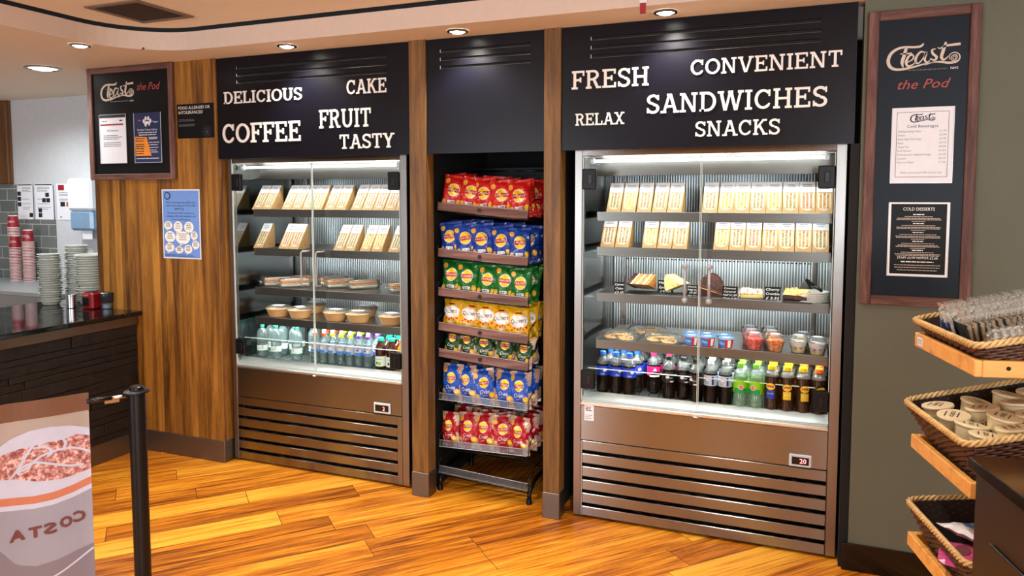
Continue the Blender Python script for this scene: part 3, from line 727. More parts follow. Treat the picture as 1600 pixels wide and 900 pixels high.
b.text('We have lots of offers and discounts', 0, 0.277, 0.010, 'ink_black', f2, width=0.22); b.text('available to NHS staff, emergency staff', 0, 0.258, 0.010, 'ink_black', f2, width=0.235); b.text('carers & patient groups', 0, 0.238, 0.010, 'ink_black', f2, width=0.15)
b.lines(-0.135, 0.13, [0.014, 0.022], 0.003, 'ink_navy', f2, 0.2)
b.build('lettering', t)
for (u, v, r, q) in [(-0.105,0.205,0.034,0.026),(-0.025,0.197,0.036,0.034),(0.062,0.195,0.038,0.034),(-0.092,0.135,0.043,0.035),(0.012,0.130,0.058,0.040),(0.102,0.145,0.028,0.026),(-0.098,0.067,0.038,0.028),(-0.020,0.055,0.034,0.021),(0.052,0.060,0.032,0.027),(0.112,0.088,0.029,0.026)]:
    b = MB(); b.fan(u, v, r, q, 'letter_white', f2); b.shape([(u-r*0.3, v-q*0.85), (u-r*0.55, v-q*1.3), (u+r*0.15, v-q*0.95)], 'letter_white', f2)
    b.lines(u-r*0.6, u+r*0.6, [v-q*0.35+q*0.30*i for i in range(4)], 0.0035, 'ink_black', f3, 0.3, 'c'); b.build('speech_bubble', t)
# tall sign on the green wall
t, cx = frame(0.219, 0.624, 1.178, 2.394, 0.040, 'tall dark wood framed Feast the Pod sign with two menus on the green wall', 'menu_board')
t2 = t
MB().box(0.257-cx, 0.586-cx, -0.012, -0.001, 0.038, 1.178, 'teal_board').build('board', t)
fn = lambda u, v: (u-cx, -0.0128, v-1.178)
b = MB(); feast(b, 0.293, 2.145, 0.262, 'cream_ink', fn, 0.95); b.text('NHS', 0.535, 2.143, 0.010, 'paper_white', fn); b.lines(0.37, 0.51, [2.145], 0.0035, 'ink_grey', fn, 0); b.build('logo', t)
b = MB(); b.text('the Pod', 0.43, 2.072, 0.038, 'red_ink', fn, shear=0.35, width=0.19); b.build('lettering', t)
t, f1, f2, W_, H_ = sleeve(0.320, 0.540, 1.690, 1.996, 'drinks_menu', 'white Cold Beverages price list in a clear sleeve on the tall menu board', 'paper_white')
b = MB()
for q in ((-0.094, -0.0925, 0.022, H_-0.018), (0.0925, 0.094, 0.022, H_-0.018), (-0.094, 0.094, 0.022, 0.0235), (-0.094, 0.094, H_-0.0195, H_-0.018)): b.rect(*q, 'ink_black', f1)
feast(b, -0.045, H_-0.062, 0.09, 'ink_black', f1, 1.1); b.text('Cold Beverages', 0, H_-0.082, 0.012, 'ink_black', f1, width=0.112)
for i, (n_, p_) in enumerate([('Still/Sparkling Water', '£1.25'), ('Drench', '£2.00'), ('Pepsi Max/ Diet Pepsi', '£2.00'), ('Pepsi', '£2.10'), ('Tango/ 7up', '£2.00'), ('Fruit Shoots', '£1.20'), ('Fairtrade Juice (Apple/Orange)', '£1.35'), ('Lucozade', '£2.10'), ('Flavoured Water', '£1.50')]):
    z = H_-0.100-i*0.0158; b.text(n_, -0.088, z, 0.0068, 'ink_grey', f1, 'l', width=0.006*len(n_)*0.68); b.text(p_, 0.086, z, 0.0068, 'ink_grey', f1, 'r', width=0.024)
b.text('Adults need around 2,000 calories a day', 0, 0.038, 0.0065, 'ink_grey', f1, width=0.15); b.build('print', t)
t, f1, f2, W_, H_ = sleeve(0.320, 0.537, 1.305, 1.609, 'dessert_menu', 'black Cold Desserts menu with a white border on the tall menu board', 'letter_white')
b = MB(); b.rect(-W_+0.007, W_-0.007, 0.007, H_-0.007, 'black_board', f1); b.text('COLD DESSERTS', 0, H_-0.034, 0.013, 'letter_white', f2, width=0.115)
z = H_-0.052
for i in range(5):
    b.lines(-0.02, 0.02, [z], 0.0035, 'letter_white', f2, 0, 'c'); b.lines(-0.07, 0.07, [z-0.008], 0.002, 'cream_ink', f2, 0.3, 'c'); b.lines(-0.085, 0.085, [z-0.0155, z-0.021], 0.0025, 'cream_ink', f2, 0.2, 'c'); b.lines(-0.03, 0.03, [z-0.028], 0.002, 'cream_ink', f2, 0.2, 'c'); z -= 0.037
b.text('STAFF £2.75 VISITOR £3.60', 0, 0.070, 0.0095, 'letter_white', f2, width=0.148); b.lines(-0.06, 0.06, [0.056], 0.004, 'letter_white', f2, 0, 'c'); b.lines(-0.085, 0.085, [0.043, 0.033, 0.022], 0.0025, 'cream_ink', f2, 0.15, 'c')
b.build('print', t)

for i, (x0, x1) in enumerate(((0.85, 3.05), (-5.2, -3.2))):
    b = MB()
    for q in ((x0-0.06, x0, 0.30, 2.42), (x1, x1+0.04, 0.30, 2.42), (x0, x1, 0.30, 0.35), (x0, x1, 2.36, 2.42), ((x0+x1)/2-0.02, (x0+x1)/2+0.02, 0.35, 2.36)): b.box(q[0], q[1], -7.60, -7.50, q[2], q[3], 'black_metal')
    struct(b.build('window_%d' % (i+1)))  # unseen window frames, added around the fill panels
clear('film_window', (0.98, 0.98, 0.98), 0.15, 1.12, 0.0, bmp=0.3, bs=60)
# ================================================================== FRIDGES
LIP = 0.15
def fridge(label, x0, x1, il, ir, shelves, sx0, sx1, handles, hz, hstyle, disp, digits, slotx):
    cx = (x0+x1)/2; t = thing('display_fridge', label, 'fridge', (cx, 0.07, 0))
    a, bb, i0, i1 = x0-cx, x1-cx, il-cx, ir-cx; mid = (i0+i1)/2
    b = MB()
    for p, q in ((a, i0), (i1, bb)): b.box(p, q, 0, 0.70, 0.012, 1.90, 'stainless_frame', 0.002)
    b.box(i0, i1, 0.0, 0.03, 1.833, 1.90, 'stainless_brushed', 0.001)
    b.box(i0, i1, 0.03, 0.70, 1.85, 1.90, 'stainless_frame'); b.box(i0, i1, 0.66, 0.70, 0.03, 1.85, 'stainless_frame')
    b.box(i0, i1, 0.06, 0.66, 0.03, 0.56, 'void_black'); b.box(a+0.03, bb-0.03, 0.03, 0.68, 0.0, 0.03, 'void_black')
    b.build('carcass', t)
    for xx in (i0+0.001, i1-0.004): MB().box(xx, xx+0.003, 0.03, 0.655, 0.62, 1.85, 'stainless_mirror').build('inner_side_panel', t)
    b = MB(); b.box(i0+0.005, i1-0.005, 0.635, 0.645, 0.62, 1.85, 'ribbed_steel_back')
    nx = int((i1-i0-0.1)/0.021)
    for rz, rows in ((1.775, 1), (shelves[1]-0.075, 3 if disp == 2 else 0), (shelves[2]-0.062, 1 if disp == 2 else 0)):
        for r in range(rows):
            for k in range(nx):
                u = i0+0.06+k*0.021+(r % 2)*0.0
                b.box(u, u+0.012, 0.633, 0.6349, rz-r*0.013-0.003, rz-r*0.013+0.003, 'void_black')
    b.box(mid-0.45, mid+0.45, 0.632, 0.6345, shelves[3]+0.14, shelves[3]+0.143, 'chrome')
    b.build('back_panel', t)
    b = MB(); b.box(i0+0.004, i1-0.004, 0.165, 0.170, 1.745, 1.85, 'shelf_steel').box(i0+0.004, i1-0.004, 0.150, 0.175, 1.738, 1.746, 'shelf_steel'); b.build('canopy', t)
    tb = MB(); tb.tube([(i0+0.045, 0.058, 1.808), (i1-0.045, 0.058, 1.808)], 0.008, 'tube_light', 10); tb = tb.build('light_tube', t)
    for q in (i0+0.036, i1-0.036): MB().tube([(q-0.010, 0.058, 1.808), (q+0.010, 0.058, 1.808)], 0.016, 'white_plastic', 12).build('lamp_holder', tb)
    l = light('fridge_light', 'AREA', (cx, 0.07+0.10, 1.846), 2.6, (0.97, 1.0, 0.95), (cx, 0.07+0.22, 1.2), shape='RECTANGLE', size=(i1-i0)*0.92, size_y=0.02)
    # shelves
    for z in shelves:
        b = MB(); c0, c1 = sx0-cx, sx1-cx
        b.box(c0, c1, LIP-0.07+0.004, 0.58, z-0.014, z-0.006, 'stainless_frame')
        b.box(c0, c1, LIP-0.07-0.003, LIP-0.07+0.003, z-0.046, z, 'shelf_steel', 0.001)
        b.box(c0, c0+0.004, LIP-0.07, 0.58, z-0.04, z-0.004, 'stainless_frame'); b.box(c1-0.004, c1, LIP-0.07, 0.58, z-0.04, z-0.004, 'stainless_frame')
        sh = b.build('shelf', t)
        MB().box(c0+0.02, c1-0.02, LIP-0.07+0.006, LIP-0.07+0.018, z-0.024, z-0.015, 'tube_light').build('shelf_fill_strip', sh)  # strip and area light added to brighten the goods below each shelf
        light('shelf_fill', 'AREA', ((sx0+sx1)/2, LIP+0.012, z-0.026), (0.75 if z > 1.5 else 2.0 if z > 1 else 3.2), (0.97, 1.0, 0.95), ((sx0+sx1)/2, LIP+0.10, z-0.35), shape='RECTANGLE', size=(sx1-sx0)*0.95, size_y=0.012)
        b = MB(); 
        for q in (i0+0.07, i1-0.07): b.box(q-0.006, q+0.006, 0.60, 0.635, z-0.05, z+0.02, 'stainless_frame')
        b.build('shelf_bracket', t)
    for q in (i0+0.06, i1-0.08): MB().box(q, q+0.02, 0.618, 0.632, 0.64, 1.76, 'stainless_frame').build('upright_rail', t)
    # deck, sill, riser
    b = MB(); b.box(i0, i1, 0.055, 0.64, 0.62, 0.636, 'aluminium_sill'); 
    for k in range(int((i1-i0)/0.05)): b.box(i0+0.02+k*0.05, i0+0.024+k*0.05, 0.09, 0.60, 0.636, 0.638, 'chrome')
    b.build('deck', t)
    b = MB(); b.box(i0, i1, -0.004, 0.055, 0.585, 0.603, 'aluminium_sill', 0.003).box(i0+0.005, i1-0.005, 0.012, 0.055, 0.603, 0.612, 'aluminium_sill', 0.001)
    b.add([(i0, 0.02, 0.612), (i1, 0.02, 0.612), (i1, 0.056, 0.646), (i0, 0.056, 0.646)], [(0,1,2,3)], 'aluminium_sill')
    b.box(i0, i1, -0.006, 0.0, 0.588, 0.592, 'chrome'); b.build('sill', t)
    b = MB(); b.box(i0+0.02, i1-0.02, 0.052, 0.056, 0.646, 0.762, 'riser_glass'); r_ = b.build('riser_glass', t)
    MB().box(i0+0.02, i1-0.02, 0.051, 0.057, 0.762, 0.7655, 'glass_edge').build('riser_edge', r_)
    # glass doors
    for s_, (u0, u1) in enumerate(((i0+0.004, mid-0.003), (mid+0.003, i1-0.004))):
        b = MB(); b.box(u0, u1, 0.0, 0.007, 0.607, 1.826, 'door_glass'); d = b.build('door', t)
        b = MB()
        for q in (u0-0.0008, u1-0.0012): b.box(q, q+0.0022, -0.0004, 0.0075, 0.607, 1.826, 'glass_edge')
        b.box(u0, u1, -0.0004, 0.0075, 1.824, 1.8265, 'glass_edge').box(u0, u1, -0.0004, 0.0075, 0.6065, 0.609, 'glass_edge'); b.build('glass_edge', d)
        hx0 = u0-0.002 if s_ == 0 else u1-0.068
        for hz0, hz1 in ((1.668, 1.768), (0.672, 0.765)):
            b = MB(); b.box(hx0, hx0+0.07, -0.012, 0.014, hz0, hz1, 'black_plastic', 0.004)
            q = hx0+0.030 if s_ == 0 else hx0+0.026
            b.box(q, q+0.022, -0.016, -0.010, hz0+0.026, hz1-0.026, 'black_metal', 0.002)
            b.build('hinge', d)
        hx = handles[s_]-cx; z0, z1 = hz; b = MB()
        if hstyle == 'rod':
            b.tube([(hx, 0.0, z0), (hx, -0.035, z0), (hx, -0.04, z0+0.01), (hx, -0.04, z1-0.01), (hx+0.01, -0.04, z1), (hx+0.03, -0.03, z1), (hx+0.03, 0.0, z1)], 0.0055, 'handle_steel', 8)
        else:
            b.tube([(hx, -0.035, z0-0.012), (hx, -0.035, z1+0.012)], 0.007, 'handle_steel', 10)
            for zz in (z0, z1): b.tube([(hx, 0.0, zz), (hx, -0.04, zz)], 0.009, 'black_metal', 10).lathe([(0.0005, -0.014), (0.012, -0.009), (0.014, 0), (0.012, 0.009), (0.0005, 0.014)], 'handle_steel', 12, (hx, -0.035, zz))
        b.build('handle', d)
    b = MB(); b.tube([(mid-0.025, -0.010, 0.586), (mid+0.012, -0.010, 0.586)], 0.005, 'chrome', 8); b.build('door_catch', t)
    # lower panel and grille
    b = MB(); b.box(i0+0.001, i1-0.001, 0.0, 0.03, 0.406, 0.584, 'stainless_brushed', 0.002); b.build('lower_panel', t)
    b = MB(); zs = [0.343, 0.276, 0.207, 0.138, 0.070]; e = [0.402]
    for z in zs: e += [z+0.0095, z-0.0085]
    e.append(0.014)
    for k in range(0, len(e), 2): b.box(slotx[0]-cx-0.006, slotx[1]-cx+0.006, 0.0, 0.035, e[k+1], e[k], 'stainless_brushed', 0.0028)
    for p, q in ((i0+0.001, slotx[0]-cx-0.0055), (slotx[1]-cx+0.0055, i1-0.001)): b.box(p, q, 0.0, 0.035, 0.014, 0.402, 'stainless_brushed')
    b.build('grille', t)
    dx0, dx1, dz0, dz1 = digits[1]
    dx0 -= cx; dx1 -= cx; b = MB(); b.box(dx0, dx1, -0.008, 0.0, dz0, dz1, 'sleeve_plastic', 0.004); dd = b.build('temperature_display', t)
    MB().box(dx0+0.012, dx1-0.012, -0.0095, -0.007, dz0+0.012, dz1-0.012, 'black_gloss').build('screen', dd)
    b = MB(); b.text(digits[0], dx0+(dx1-dx0)*0.62, dz0+0.019, 0.021, 'digit_red', lambda u, v: (u, -0.0101, v)); b.build('digits', dd)
    return t, cx
FZ1 = [1.557, 1.320, 1.077, 0.893]; FZ2 = [1.557, 1.381, 1.149, 0.909]
fridge('glass door display fridge left of the crisp rack with water bottles and brown bowls', -3.265, -2.025, -3.232, -2.068, FZ1, -3.145, -2.085, (-2.704, -2.601), (1.118, 1.318), 'rod', 1, ('2', (-2.250, -2.140, 0.412, 0.472)), (-3.225, -2.105))
fr2, cx2 = fridge('glass door display fridge at right with cola bottles and cakes', -1.072, 0.158, -1.034, 0.115, FZ2, -0.978, 0.108, (-0.522, -0.411), (1.147, 1.307), 'knob', 2, ('20', (-0.046, 0.050, 0.408, 0.466)), (-1.020, 0.108))
t = tag(MB().box(-0.024, 0.024, -0.0012, 0, 0, 0.082, 'paper_white').lines(-0.018, 0.018, [0.066, 0.058, 0.050], 0.004, 'ink_black', wall(-0.0018)).lines(-0.018, 0.018, [0.026, 0.018, 0.010], 0.003, 'ink_grey', wall(-0.0018)).build('sticker'), 'small white printed sticker below the left glass door of the right fridge', 'sticker')
t.location = (-0.990, 0.0698, 0.508-0.0)

# ------------------------------------------------------------------ goods
def sandwich(fill, pale=False):
    t = thing('sandwich_pack', 'sandwich', 'sandwich'); w, d, h = 0.070, 0.118, 0.150
    b = MB(); A, Bq, Cq = (0.0, 0.0), (d, 0.0), (d-0.010, h)
    F = lambda u, s_: (u, A[0]+(Cq[0]-A[0])*s_, A[1]+(Cq[1]-A[1])*s_)
    b.prism([A, Bq, (d, h-0.004), (d-0.006, h), (d-0.012, h)], 'kraft_card', lambda y, z: (-w/2, y, z), (w, 0, 0)); b.build('carton', t)
    n = Vector((0, -h, d-0.012)).normalized()
    def fn(e): return lambda u, s_: tuple(Vector((u, (d-0.012)*s_, h*s_))+n*e)
    b = MB(); win = [(-0.028, 0.66), (0.028, 0.66), (0.028, 0.22), (0.020, 0.13), (0.0, 0.10), (-0.020, 0.13), (-0.028, 0.22)]
    b.shape(win, 'bread_white', fn(0.0006))
    for k, x in enumerate((-0.019, -0.0035, 0.0125)): b.rect(x-0.001, x+0.009, 0.16, 0.64, fill, fn(0.0012), 1, 1)
    b.rect(-0.028, 0.028, 0.635, 0.66, 'bread_crust', fn(0.0016)); b.build('filling', t)
    b = MB(); b.rect(-w/2+0.001, w/2-0.001, 0.66, 0.985, 'paper_white', fn(0.0010)); b.lines(-0.022, 0.022, [0.88, 0.82, 0.76], 0.018, 'ink_grey', fn(0.0015), 0.4, 'c')
    b.build('label', t)
    b = MB(); b.text('£3.50', 0, 0, 0.007, 'ink_black', lambda u, v: (w/2+0.0006, 0.070+u, 0.022+v)); b.build('price_print', t)
    MB().rect(-0.030, 0.030, 0.12, 0.66, 'film_window', fn(0.0024)).build('window_film', t)
    return Kind(t)
FILL = {'egg': 'egg', 'ham': 'ham', 'salad': 'salad', 'chicken': 'chicken', 'plain': 'pale'}
SW = {k: sandwich('fill_'+k) for k in FILL}
def row_of_sandwiches(xs, z, fills, where, grp, y=0.162):
    n = len(xs)
    for i, (x, f) in enumerate(zip(xs, fills)):
        SW[f].put((x+0.036, y, z-0.004), (0, 0, random.uniform(-0.03, 0.03)), '%s sandwich in a card wedge, %s, %s' % (FILL[f], nth(i, n), where), grp)
row_of_sandwiches([-3.168,-3.095,-2.949,-2.875,-2.801,-2.727,-2.637,-2.563,-2.453,-2.379,-2.305,-2.231,-2.157], FZ1[0], ['plain','plain','plain','plain','plain','chicken','plain','plain','plain','plain','ham','ham','chicken'], 'top shelf of the left fridge', 'sandwiches in the left fridge')
row_of_sandwiches([-3.165,-2.975,-2.900,-2.578,-2.503,-2.396,-2.320,-2.207], FZ1[1], ['salad','ham','ham','plain','plain','egg','egg','salad'], 'second shelf of the left fridge', 'sandwiches in the left fridge')
row_of_sandwiches([-0.936,-0.860,-0.783,-0.708,-0.634,-0.467,-0.394,-0.322,-0.250,-0.178,-0.106,-0.034,0.037], FZ2[0], ['salad','egg','plain','plain','plain','plain','egg','egg','plain','egg','salad','ham','chicken'], 'top shelf of the right fridge', 'sandwiches in the right fridge')
row_of_sandwiches([-0.966,-0.891,-0.754,-0.680,-0.606,-0.412,-0.339,-0.266,-0.193,-0.120,-0.047,0.026], FZ2[1], ['plain','plain','egg','plain','chicken','egg','salad','ham','chicken','salad','chicken','salad'], 'second shelf of the right fridge', 'sandwiches in the right fridge')
# film wrapped flat rolls
def roll_pack():
    t = thing('wrapped_roll', 'roll', 'sandwich'); 
    b = MB()
    for s_ in (-1, 1):
        b.box(-0.030, 0.030, -0.085, 0.085, 0.008 if s_ < 0 else 0.030, 0.026 if s_ < 0 else 0.050, 'bread_crust' if s_ > 0 else 'bread_white', 0.008)
    b.build('bread', t)
    MB().box(-0.032, 0.032, -0.083, 0.083, 0.024, 0.033, 'fill_ham', 0.003).build('filling', t)
    MB().box(-0.022, 0.022, -0.060, 0.068, 0.0505, 0.0515, 'paper_white').lines(-0.018, 0.018, [-0.03, -0.01, 0.01, 0.03], 0.005, 'ink_grey', lambda u, v: (u, v, 0.0521)).build('label', t)
    b = MB(); b.box(-0.038, 0.038, -0.092, 0.092, 0.001, 0.055, 'clear_film', 0.006)
    for s_ in (-1, 1):
        n_ = 10; vs = []
        for i in range(n_+1):
            u = -0.038+0.076*i/n_; vs += [(u, s_*0.091, 0.030), (u*1.15, s_*(0.112+0.006*math.sin(i*2.1)), 0.022+0.010*math.sin(i*1.7))]
        b.add(vs, [(2*i, 2*i+1, 2*i+3, 2*i+2) for i in range(n_)], 'clear_film')
    b.build('film_wrap', t); return Kind(t)
RP = roll_pack()
for x, y, z, r, lab in [(-3.085, 0.295, 0, -1.05, 'front left'), (-2.945, 0.275, 0, -1.0, 'front second from left'), (-3.02, 0.47, 0.0, -1.0, 'back left'), (-2.80, 0.47, 0, -0.85, 'back, behind the left door handle'),
                        (-2.665, 0.36, 0, -0.9, 'left of the middle pair'), (-2.50, 0.36, 0, -0.9, 'right of the middle pair'), (-2.20, 0.33, 0, -0.9, 'far right')]:
    RP.put((x, y, FZ1[2]-0.005+z), (0, 0, r+0.25), 'film wrapped flat roll, third shelf of the left fridge, '+lab, 'wrapped rolls in the left fridge')
# brown salad bowls with lids
def bowl():
    t = thing('food_bowl', 'bowl', 'bowl')
    MB().lathe([(0.052, 0.0), (0.055, 0.001), (0.073, 0.046), (0.076, 0.048), (0.076, 0.051), (0.072, 0.051)], 'kraft_bowl', 32).build('bowl_body', t)
    MB().lathe([(0.0775, 0.049), (0.0785, 0.053), (0.0775, 0.057), (0.070, 0.058), (0.060, 0.066), (0.0001, 0.068)], 'clear_lid', 32, cap=False).build('lid', t)
    MB().lathe([(0.0001, 0.047), (0.04, 0.049), (0.070, 0.044)], 'fill_salad', 24, cap=False).build('salad', t)
    MB().box(-0.035, 0.035, -0.024, 0.024, 0.0685, 0.0692, 'paper_white').build('label', t)
    return Kind(t)
BW = bowl()
for x, y, lab in [(-3.049,0.245,'front row leftmost'),(-2.885,0.245,'front row second from left'),(-2.62,0.243,'front row third from left'),(-2.463,0.245,'front row fourth from left'),(-2.235,0.242,'front row rightmost'),
                  (-2.935,0.45,'back row leftmost'),(-2.545,0.45,'back row middle'),(-2.20,0.44,'back row rightmost')]:
    BW.put((x, y, FZ1[3]-0.005), (0, 0, random.uniform(-0.6, 0.6)), 'brown card bowl with clear lid in the left fridge, '+lab, 'brown bowls in the left fridge')
# bottles
def wrapfn(R): return lambda u, v: (R*math.sin(u/R), -R*math.cos(u/R), v)
def bottle(body, neck, cap, lab, R, H, waist=0.93, liq=0.70, lz=(0.10, 0.15), sport=False, decor=None, name='drink_bottle', capr=0.0145, caph=0.020):
    t = thing(name, 'bottle', 'bottle'); zt = H-caph-(0.018 if sport else 0)
    zl = zt*liq; r1 = R
    prof = [(R*0.72, 0.0), (R*0.95, 0.006), (R, 0.016), (R*0.97, 0.045), (R*waist, H*0.30), (R*0.985, H*0.38), (R, zl*0.97), (R*0.99, zl)]
    if body == neck: MB().lathe(prof+[(R*0.9, zl+(zt-zl)*0.30), (R*0.6, zl+(zt-zl)*0.68), (capr*0.85, zt-0.006), (capr*0.85, zt)], body, 22).build('body', t)
    else:
        MB().lathe(prof+[(R*0.93, zl+0.004)], body, 22).build('body', t)
        MB().lathe([(R*0.985, zl+0.001), (R*0.9, zl+(zt-zl)*0.32), (R*0.62, zl+(zt-zl)*0.66), (capr*0.85, zt-0.006), (capr*0.85, zt)], neck, 22, cap=False).build('neck', t)
    b = MB()
    if sport: b.lathe([(capr*1.05, 0), (capr*1.08, 0.014), (capr*0.7, 0.018)], cap, 16, (0,0,zt)).lathe([(capr*0.72, 0), (capr*0.72, 0.012), (capr*0.45, 0.020), (0.0001, 0.021)], 'cap_white', 14, (0,0,zt+0.017), cap=False)
    else: b.lathe([(capr, 0), (capr*1.03, 0.004), (capr*1.03, caph-0.003), (capr*0.9, caph), (0.0001, caph)], cap, 18, (0,0,zt), cap=False)
    b.build('cap', t)
    if lab:
        q = MB(); rr = R*1.012; q.lathe([(rr, lz[0]), (rr, lz[1])], lab, 24, cap=False)
        if decor: decor(q, wrapfn(rr+0.0006), wrapfn(rr+0.0012), (lz[0]+lz[1])/2)
        q.build('label', t)
    return Kind(t)
def pepsi_mark(q, f, g, z, r=0.011, du=0.0):
    q.fan(du, z, r, r, 'letter_white', f, 16); q.shape([(du+r*math.cos(a), z+r*math.sin(a)) for a in [PI*k/8 for k in range(0, 9)]], 'cap_red', g); q.shape([(du+r*math.cos(a), z-r*0.25+r*0.8*math.sin(a)) for a in [PI+PI*k/8 for k in range(1, 8)]], 'label_blue', g)
def d_pepsi(q, f, g, z): pepsi_mark(q, f, g, z+0.004, 0.010, 0.012); q.text('PEPSI', 0.0, z-0.019, 0.007, 'letter_white', f)
def d_max(q, f, g, z): pepsi_mark(q, f, g, z+0.002, 0.010, -0.006); q.text('MAX', 0.012, z-0.006, 0.006, 'letter_white', f); q.rect(0.008, 0.026, z-0.024, z-0.018, 'letter_white', f, 3)
def d_rasp(q, f, g, z): pepsi_mark(q, f, g, z+0.008, 0.009); q.rect(-0.028, 0.028, z-0.028, z-0.019, 'letter_white', f, 6); q.rect(-0.028, 0.028, z-0.018, z-0.004, 'label_black', f, 6)
def d_diet(q, f, g, z): pepsi_mark(q, f, g, z+0.005, 0.011, -0.008); q.rect(0.014, 0.024, z-0.02, z+0.02, 'label_navy', f, 3); q.text('DIET', -0.008, z-0.018, 0.006, 'label_navy', f)
def d_7up(q, f, g, z): q.rect(-0.033, 0.033, z-0.031, z-0.008, 'label_green', f, 8); q.fan(0, z-0.002, 0.012, 0.012, 'letter_white', g, 14); q.fan(0, z-0.002, 0.0095, 0.0095, 'cap_red', wrapfn(0.0352), 14); q.text('7UP', 0, z-0.005, 0.006, 'letter_white', wrapfn(0.0358))
def d_lipton(col):
    def d(q, f, g, z):
        q.fan(0, z+0.016, 0.021, 0.016, 'label_yellow', f, 18); q.rect(-0.016, 0.016, z+0.012, z+0.021, 'logo_red', g, 5); q.text('Lipton', 0, z+0.0135, 0.0065, 'letter_white', wrapfn(0.0345), width=0.026)
        q.rect(-0.018, 0.018, z-0.040, z-0.002, col, f, 5); q.text('ICE TEA', 0, z-0.02, 0.006, 'letter_white', g)
    return d
def d_water(q, f, g, z): q.text('BUXTON', -0.004, z-0.004, 0.009, 'cap_teal', f, width=0.034); q.fan(0.008, z+0.010, 0.004, 0.004, 'cap_red', f, 8); q.rect(-0.03, 0.03, z-0.017, z-0.014, 'cap_teal', f, 6)
def d_squash(q, f, g, z): q.text('Robinsons', 0, z+0.010, 0.007, 'ink_black', f, width=0.036); q.fan(0.004, z-0.012, 0.010, 0.012, 'label_lime', f, 12); q.fan(-0.012, z-0.010, 0.006, 0.008, 'ink_black', f, 10)
def d_shoot(c):
    def d(q, f, g, z): q.rect(-0.028, 0.028, z-0.028, z-0.012, 'label_sky', f, 6); q.fan(-0.006, z+0.002, 0.007, 0.006, c, f, 10); q.fan(0.010, z, 0.005, 0.006, 'letter_white', f, 10); q.text('Volvic', 0, z+0.012, 0.006, 'label_navy', f)
    return d
BT = {
 'water': bottle('water_bottle', 'water_bottle', 'cap_teal', 'label_white', 0.032, 0.207, 0.90, 0.80, (0.045, 0.080), decor=d_water, capr=0.0135, caph=0.017),
 'squash': bottle('squash_dark', 'squash_dark', 'cap_mint', 'label_white', 0.032, 0.185, 0.97, 0.72, (0.022, 0.080), decor=d_squash, capr=0.019, caph=0.018),
 'orange': bottle('orange_drink', 'orange_drink', 'cap_orange', 'label_white', 0.032, 0.182, 0.97, 0.72, (0.018, 0.060), capr=0.019, caph=0.018),
 'pepsi': bottle('cola_liquid', 'clear_neck', 'cap_blue', 'label_blue', 0.0325, 0.210, 0.92, 0.77, (0.090, 0.138), decor=d_pepsi),
 'rasp': bottle('cola_liquid', 'clear_neck', 'cap_pink', 'label_pink', 0.0325, 0.210, 0.92, 0.77, (0.090, 0.138), decor=d_rasp),
 'max': bottle('cola_liquid', 'clear_neck', 'cap_black', 'label_black', 0.0325, 0.210, 0.92, 0.77, (0.086, 0.136), decor=d_max),
 'diet': bottle('cola_liquid', 'clear_neck', 'cap_white', 'label_silver', 0.0325, 0.210, 0.92, 0.77, (0.090, 0.140), decor=d_diet),
 'dietgrey': bottle('cola_liquid', 'clear_neck', 'cap_grey', 'label_silver', 0.0325, 0.210, 0.92, 0.77, (0.090, 0.140), decor=d_diet),
 'sevenup': bottle('lime_liquid', 'clear_neck', 'cap_green', 'label_lime', 0.0335, 0.208, 0.90, 0.78, (0.070, 0.132), decor=d_7up),
 'tealemon': bottle('tea_liquid', 'clear_neck', 'cap_yellow', None, 0.033, 0.232, 0.97, 0.82, capr=0.0185, caph=0.018),
 'tea': bottle('tea_liquid', 'clear_neck', 'cap_yellow', 'tea_liquid', 0.033, 0.208, 0.97, 0.84, (0.045, 0.152), decor=d_lipton('label_yellow'), capr=0.0185, caph=0.018),
 'teablue': bottle('tea_liquid', 'clear_neck', 'cap_yellow', 'tea_liquid', 0.033, 0.208, 0.97, 0.84, (0.045, 0.152), decor=d_lipton('label_blue'), capr=0.0185, caph=0.018),
 'peach': bottle('tea_liquid', 'clear_neck', 'cap_orange', 'tea_liquid', 0.033, 0.208, 0.97, 0.84, (0.045, 0.152), decor=d_lipton('label_orange'), capr=0.0185, caph=0.018),
}
for k_, c_ in (('O', 'cap_red'), ('Y', 'cap_yellow'), ('P', 'cap_purple')):
    BT[k_] = bottle('water_bottle', 'water_bottle', c_, 'label_silver', 0.0275, 0.205, 0.97, 0.74, (0.072, 0.130), sport=True, decor=d_shoot({'O': 'cap_orange', 'Y': 'cap_yellow', 'P': 'cap_purple'}[k_]), capr=0.0135, caph=0.018)
for o in [x for x in BT if False]: pass
DZ = 0.6385
def place_bottles(items, text, grp):
    for i, (k, x, y, lab) in enumerate(items):
        BT[k].put((x, y, DZ), (0, 0, random.uniform(-0.5, 0.5)), text[k] + ', ' + lab, grp)
txt1 = {'water': 'clear water bottle with teal cap in the left fridge', 'O': 'flavoured water bottle with red sports cap', 'Y': 'flavoured water bottle with yellow sports cap', 'P': 'flavoured water bottle with purple sports cap',
        'squash': 'brown drink bottle with mint green cap in the left fridge', 'orange': 'bright orange drink bottle with orange cap in the left fridge'}
it = [('water', x, 0.168, 'front row '+nth(i, 4)) for i, x in enumerate((-3.115, -3.010, -2.895, -2.805))][:2] + [('water', -2.855, 0.168, 'front row third from left')]
it += [('water', x, 0.262, 'second row '+nth(i, 4)) for i, x in enumerate((-3.128, -3.035, -2.945, -2.800))]
it += [('water', x, 0.36, 'third row '+nth(i, 3)) for i, x in enumerate((-3.10, -2.98, -2.86))]
seqs = ['O', 'O', 'Y', 'Y', 'Y', 'P', 'P']; cnt = {'O': 'red capped', 'Y': 'yellow capped', 'P': 'purple capped'}
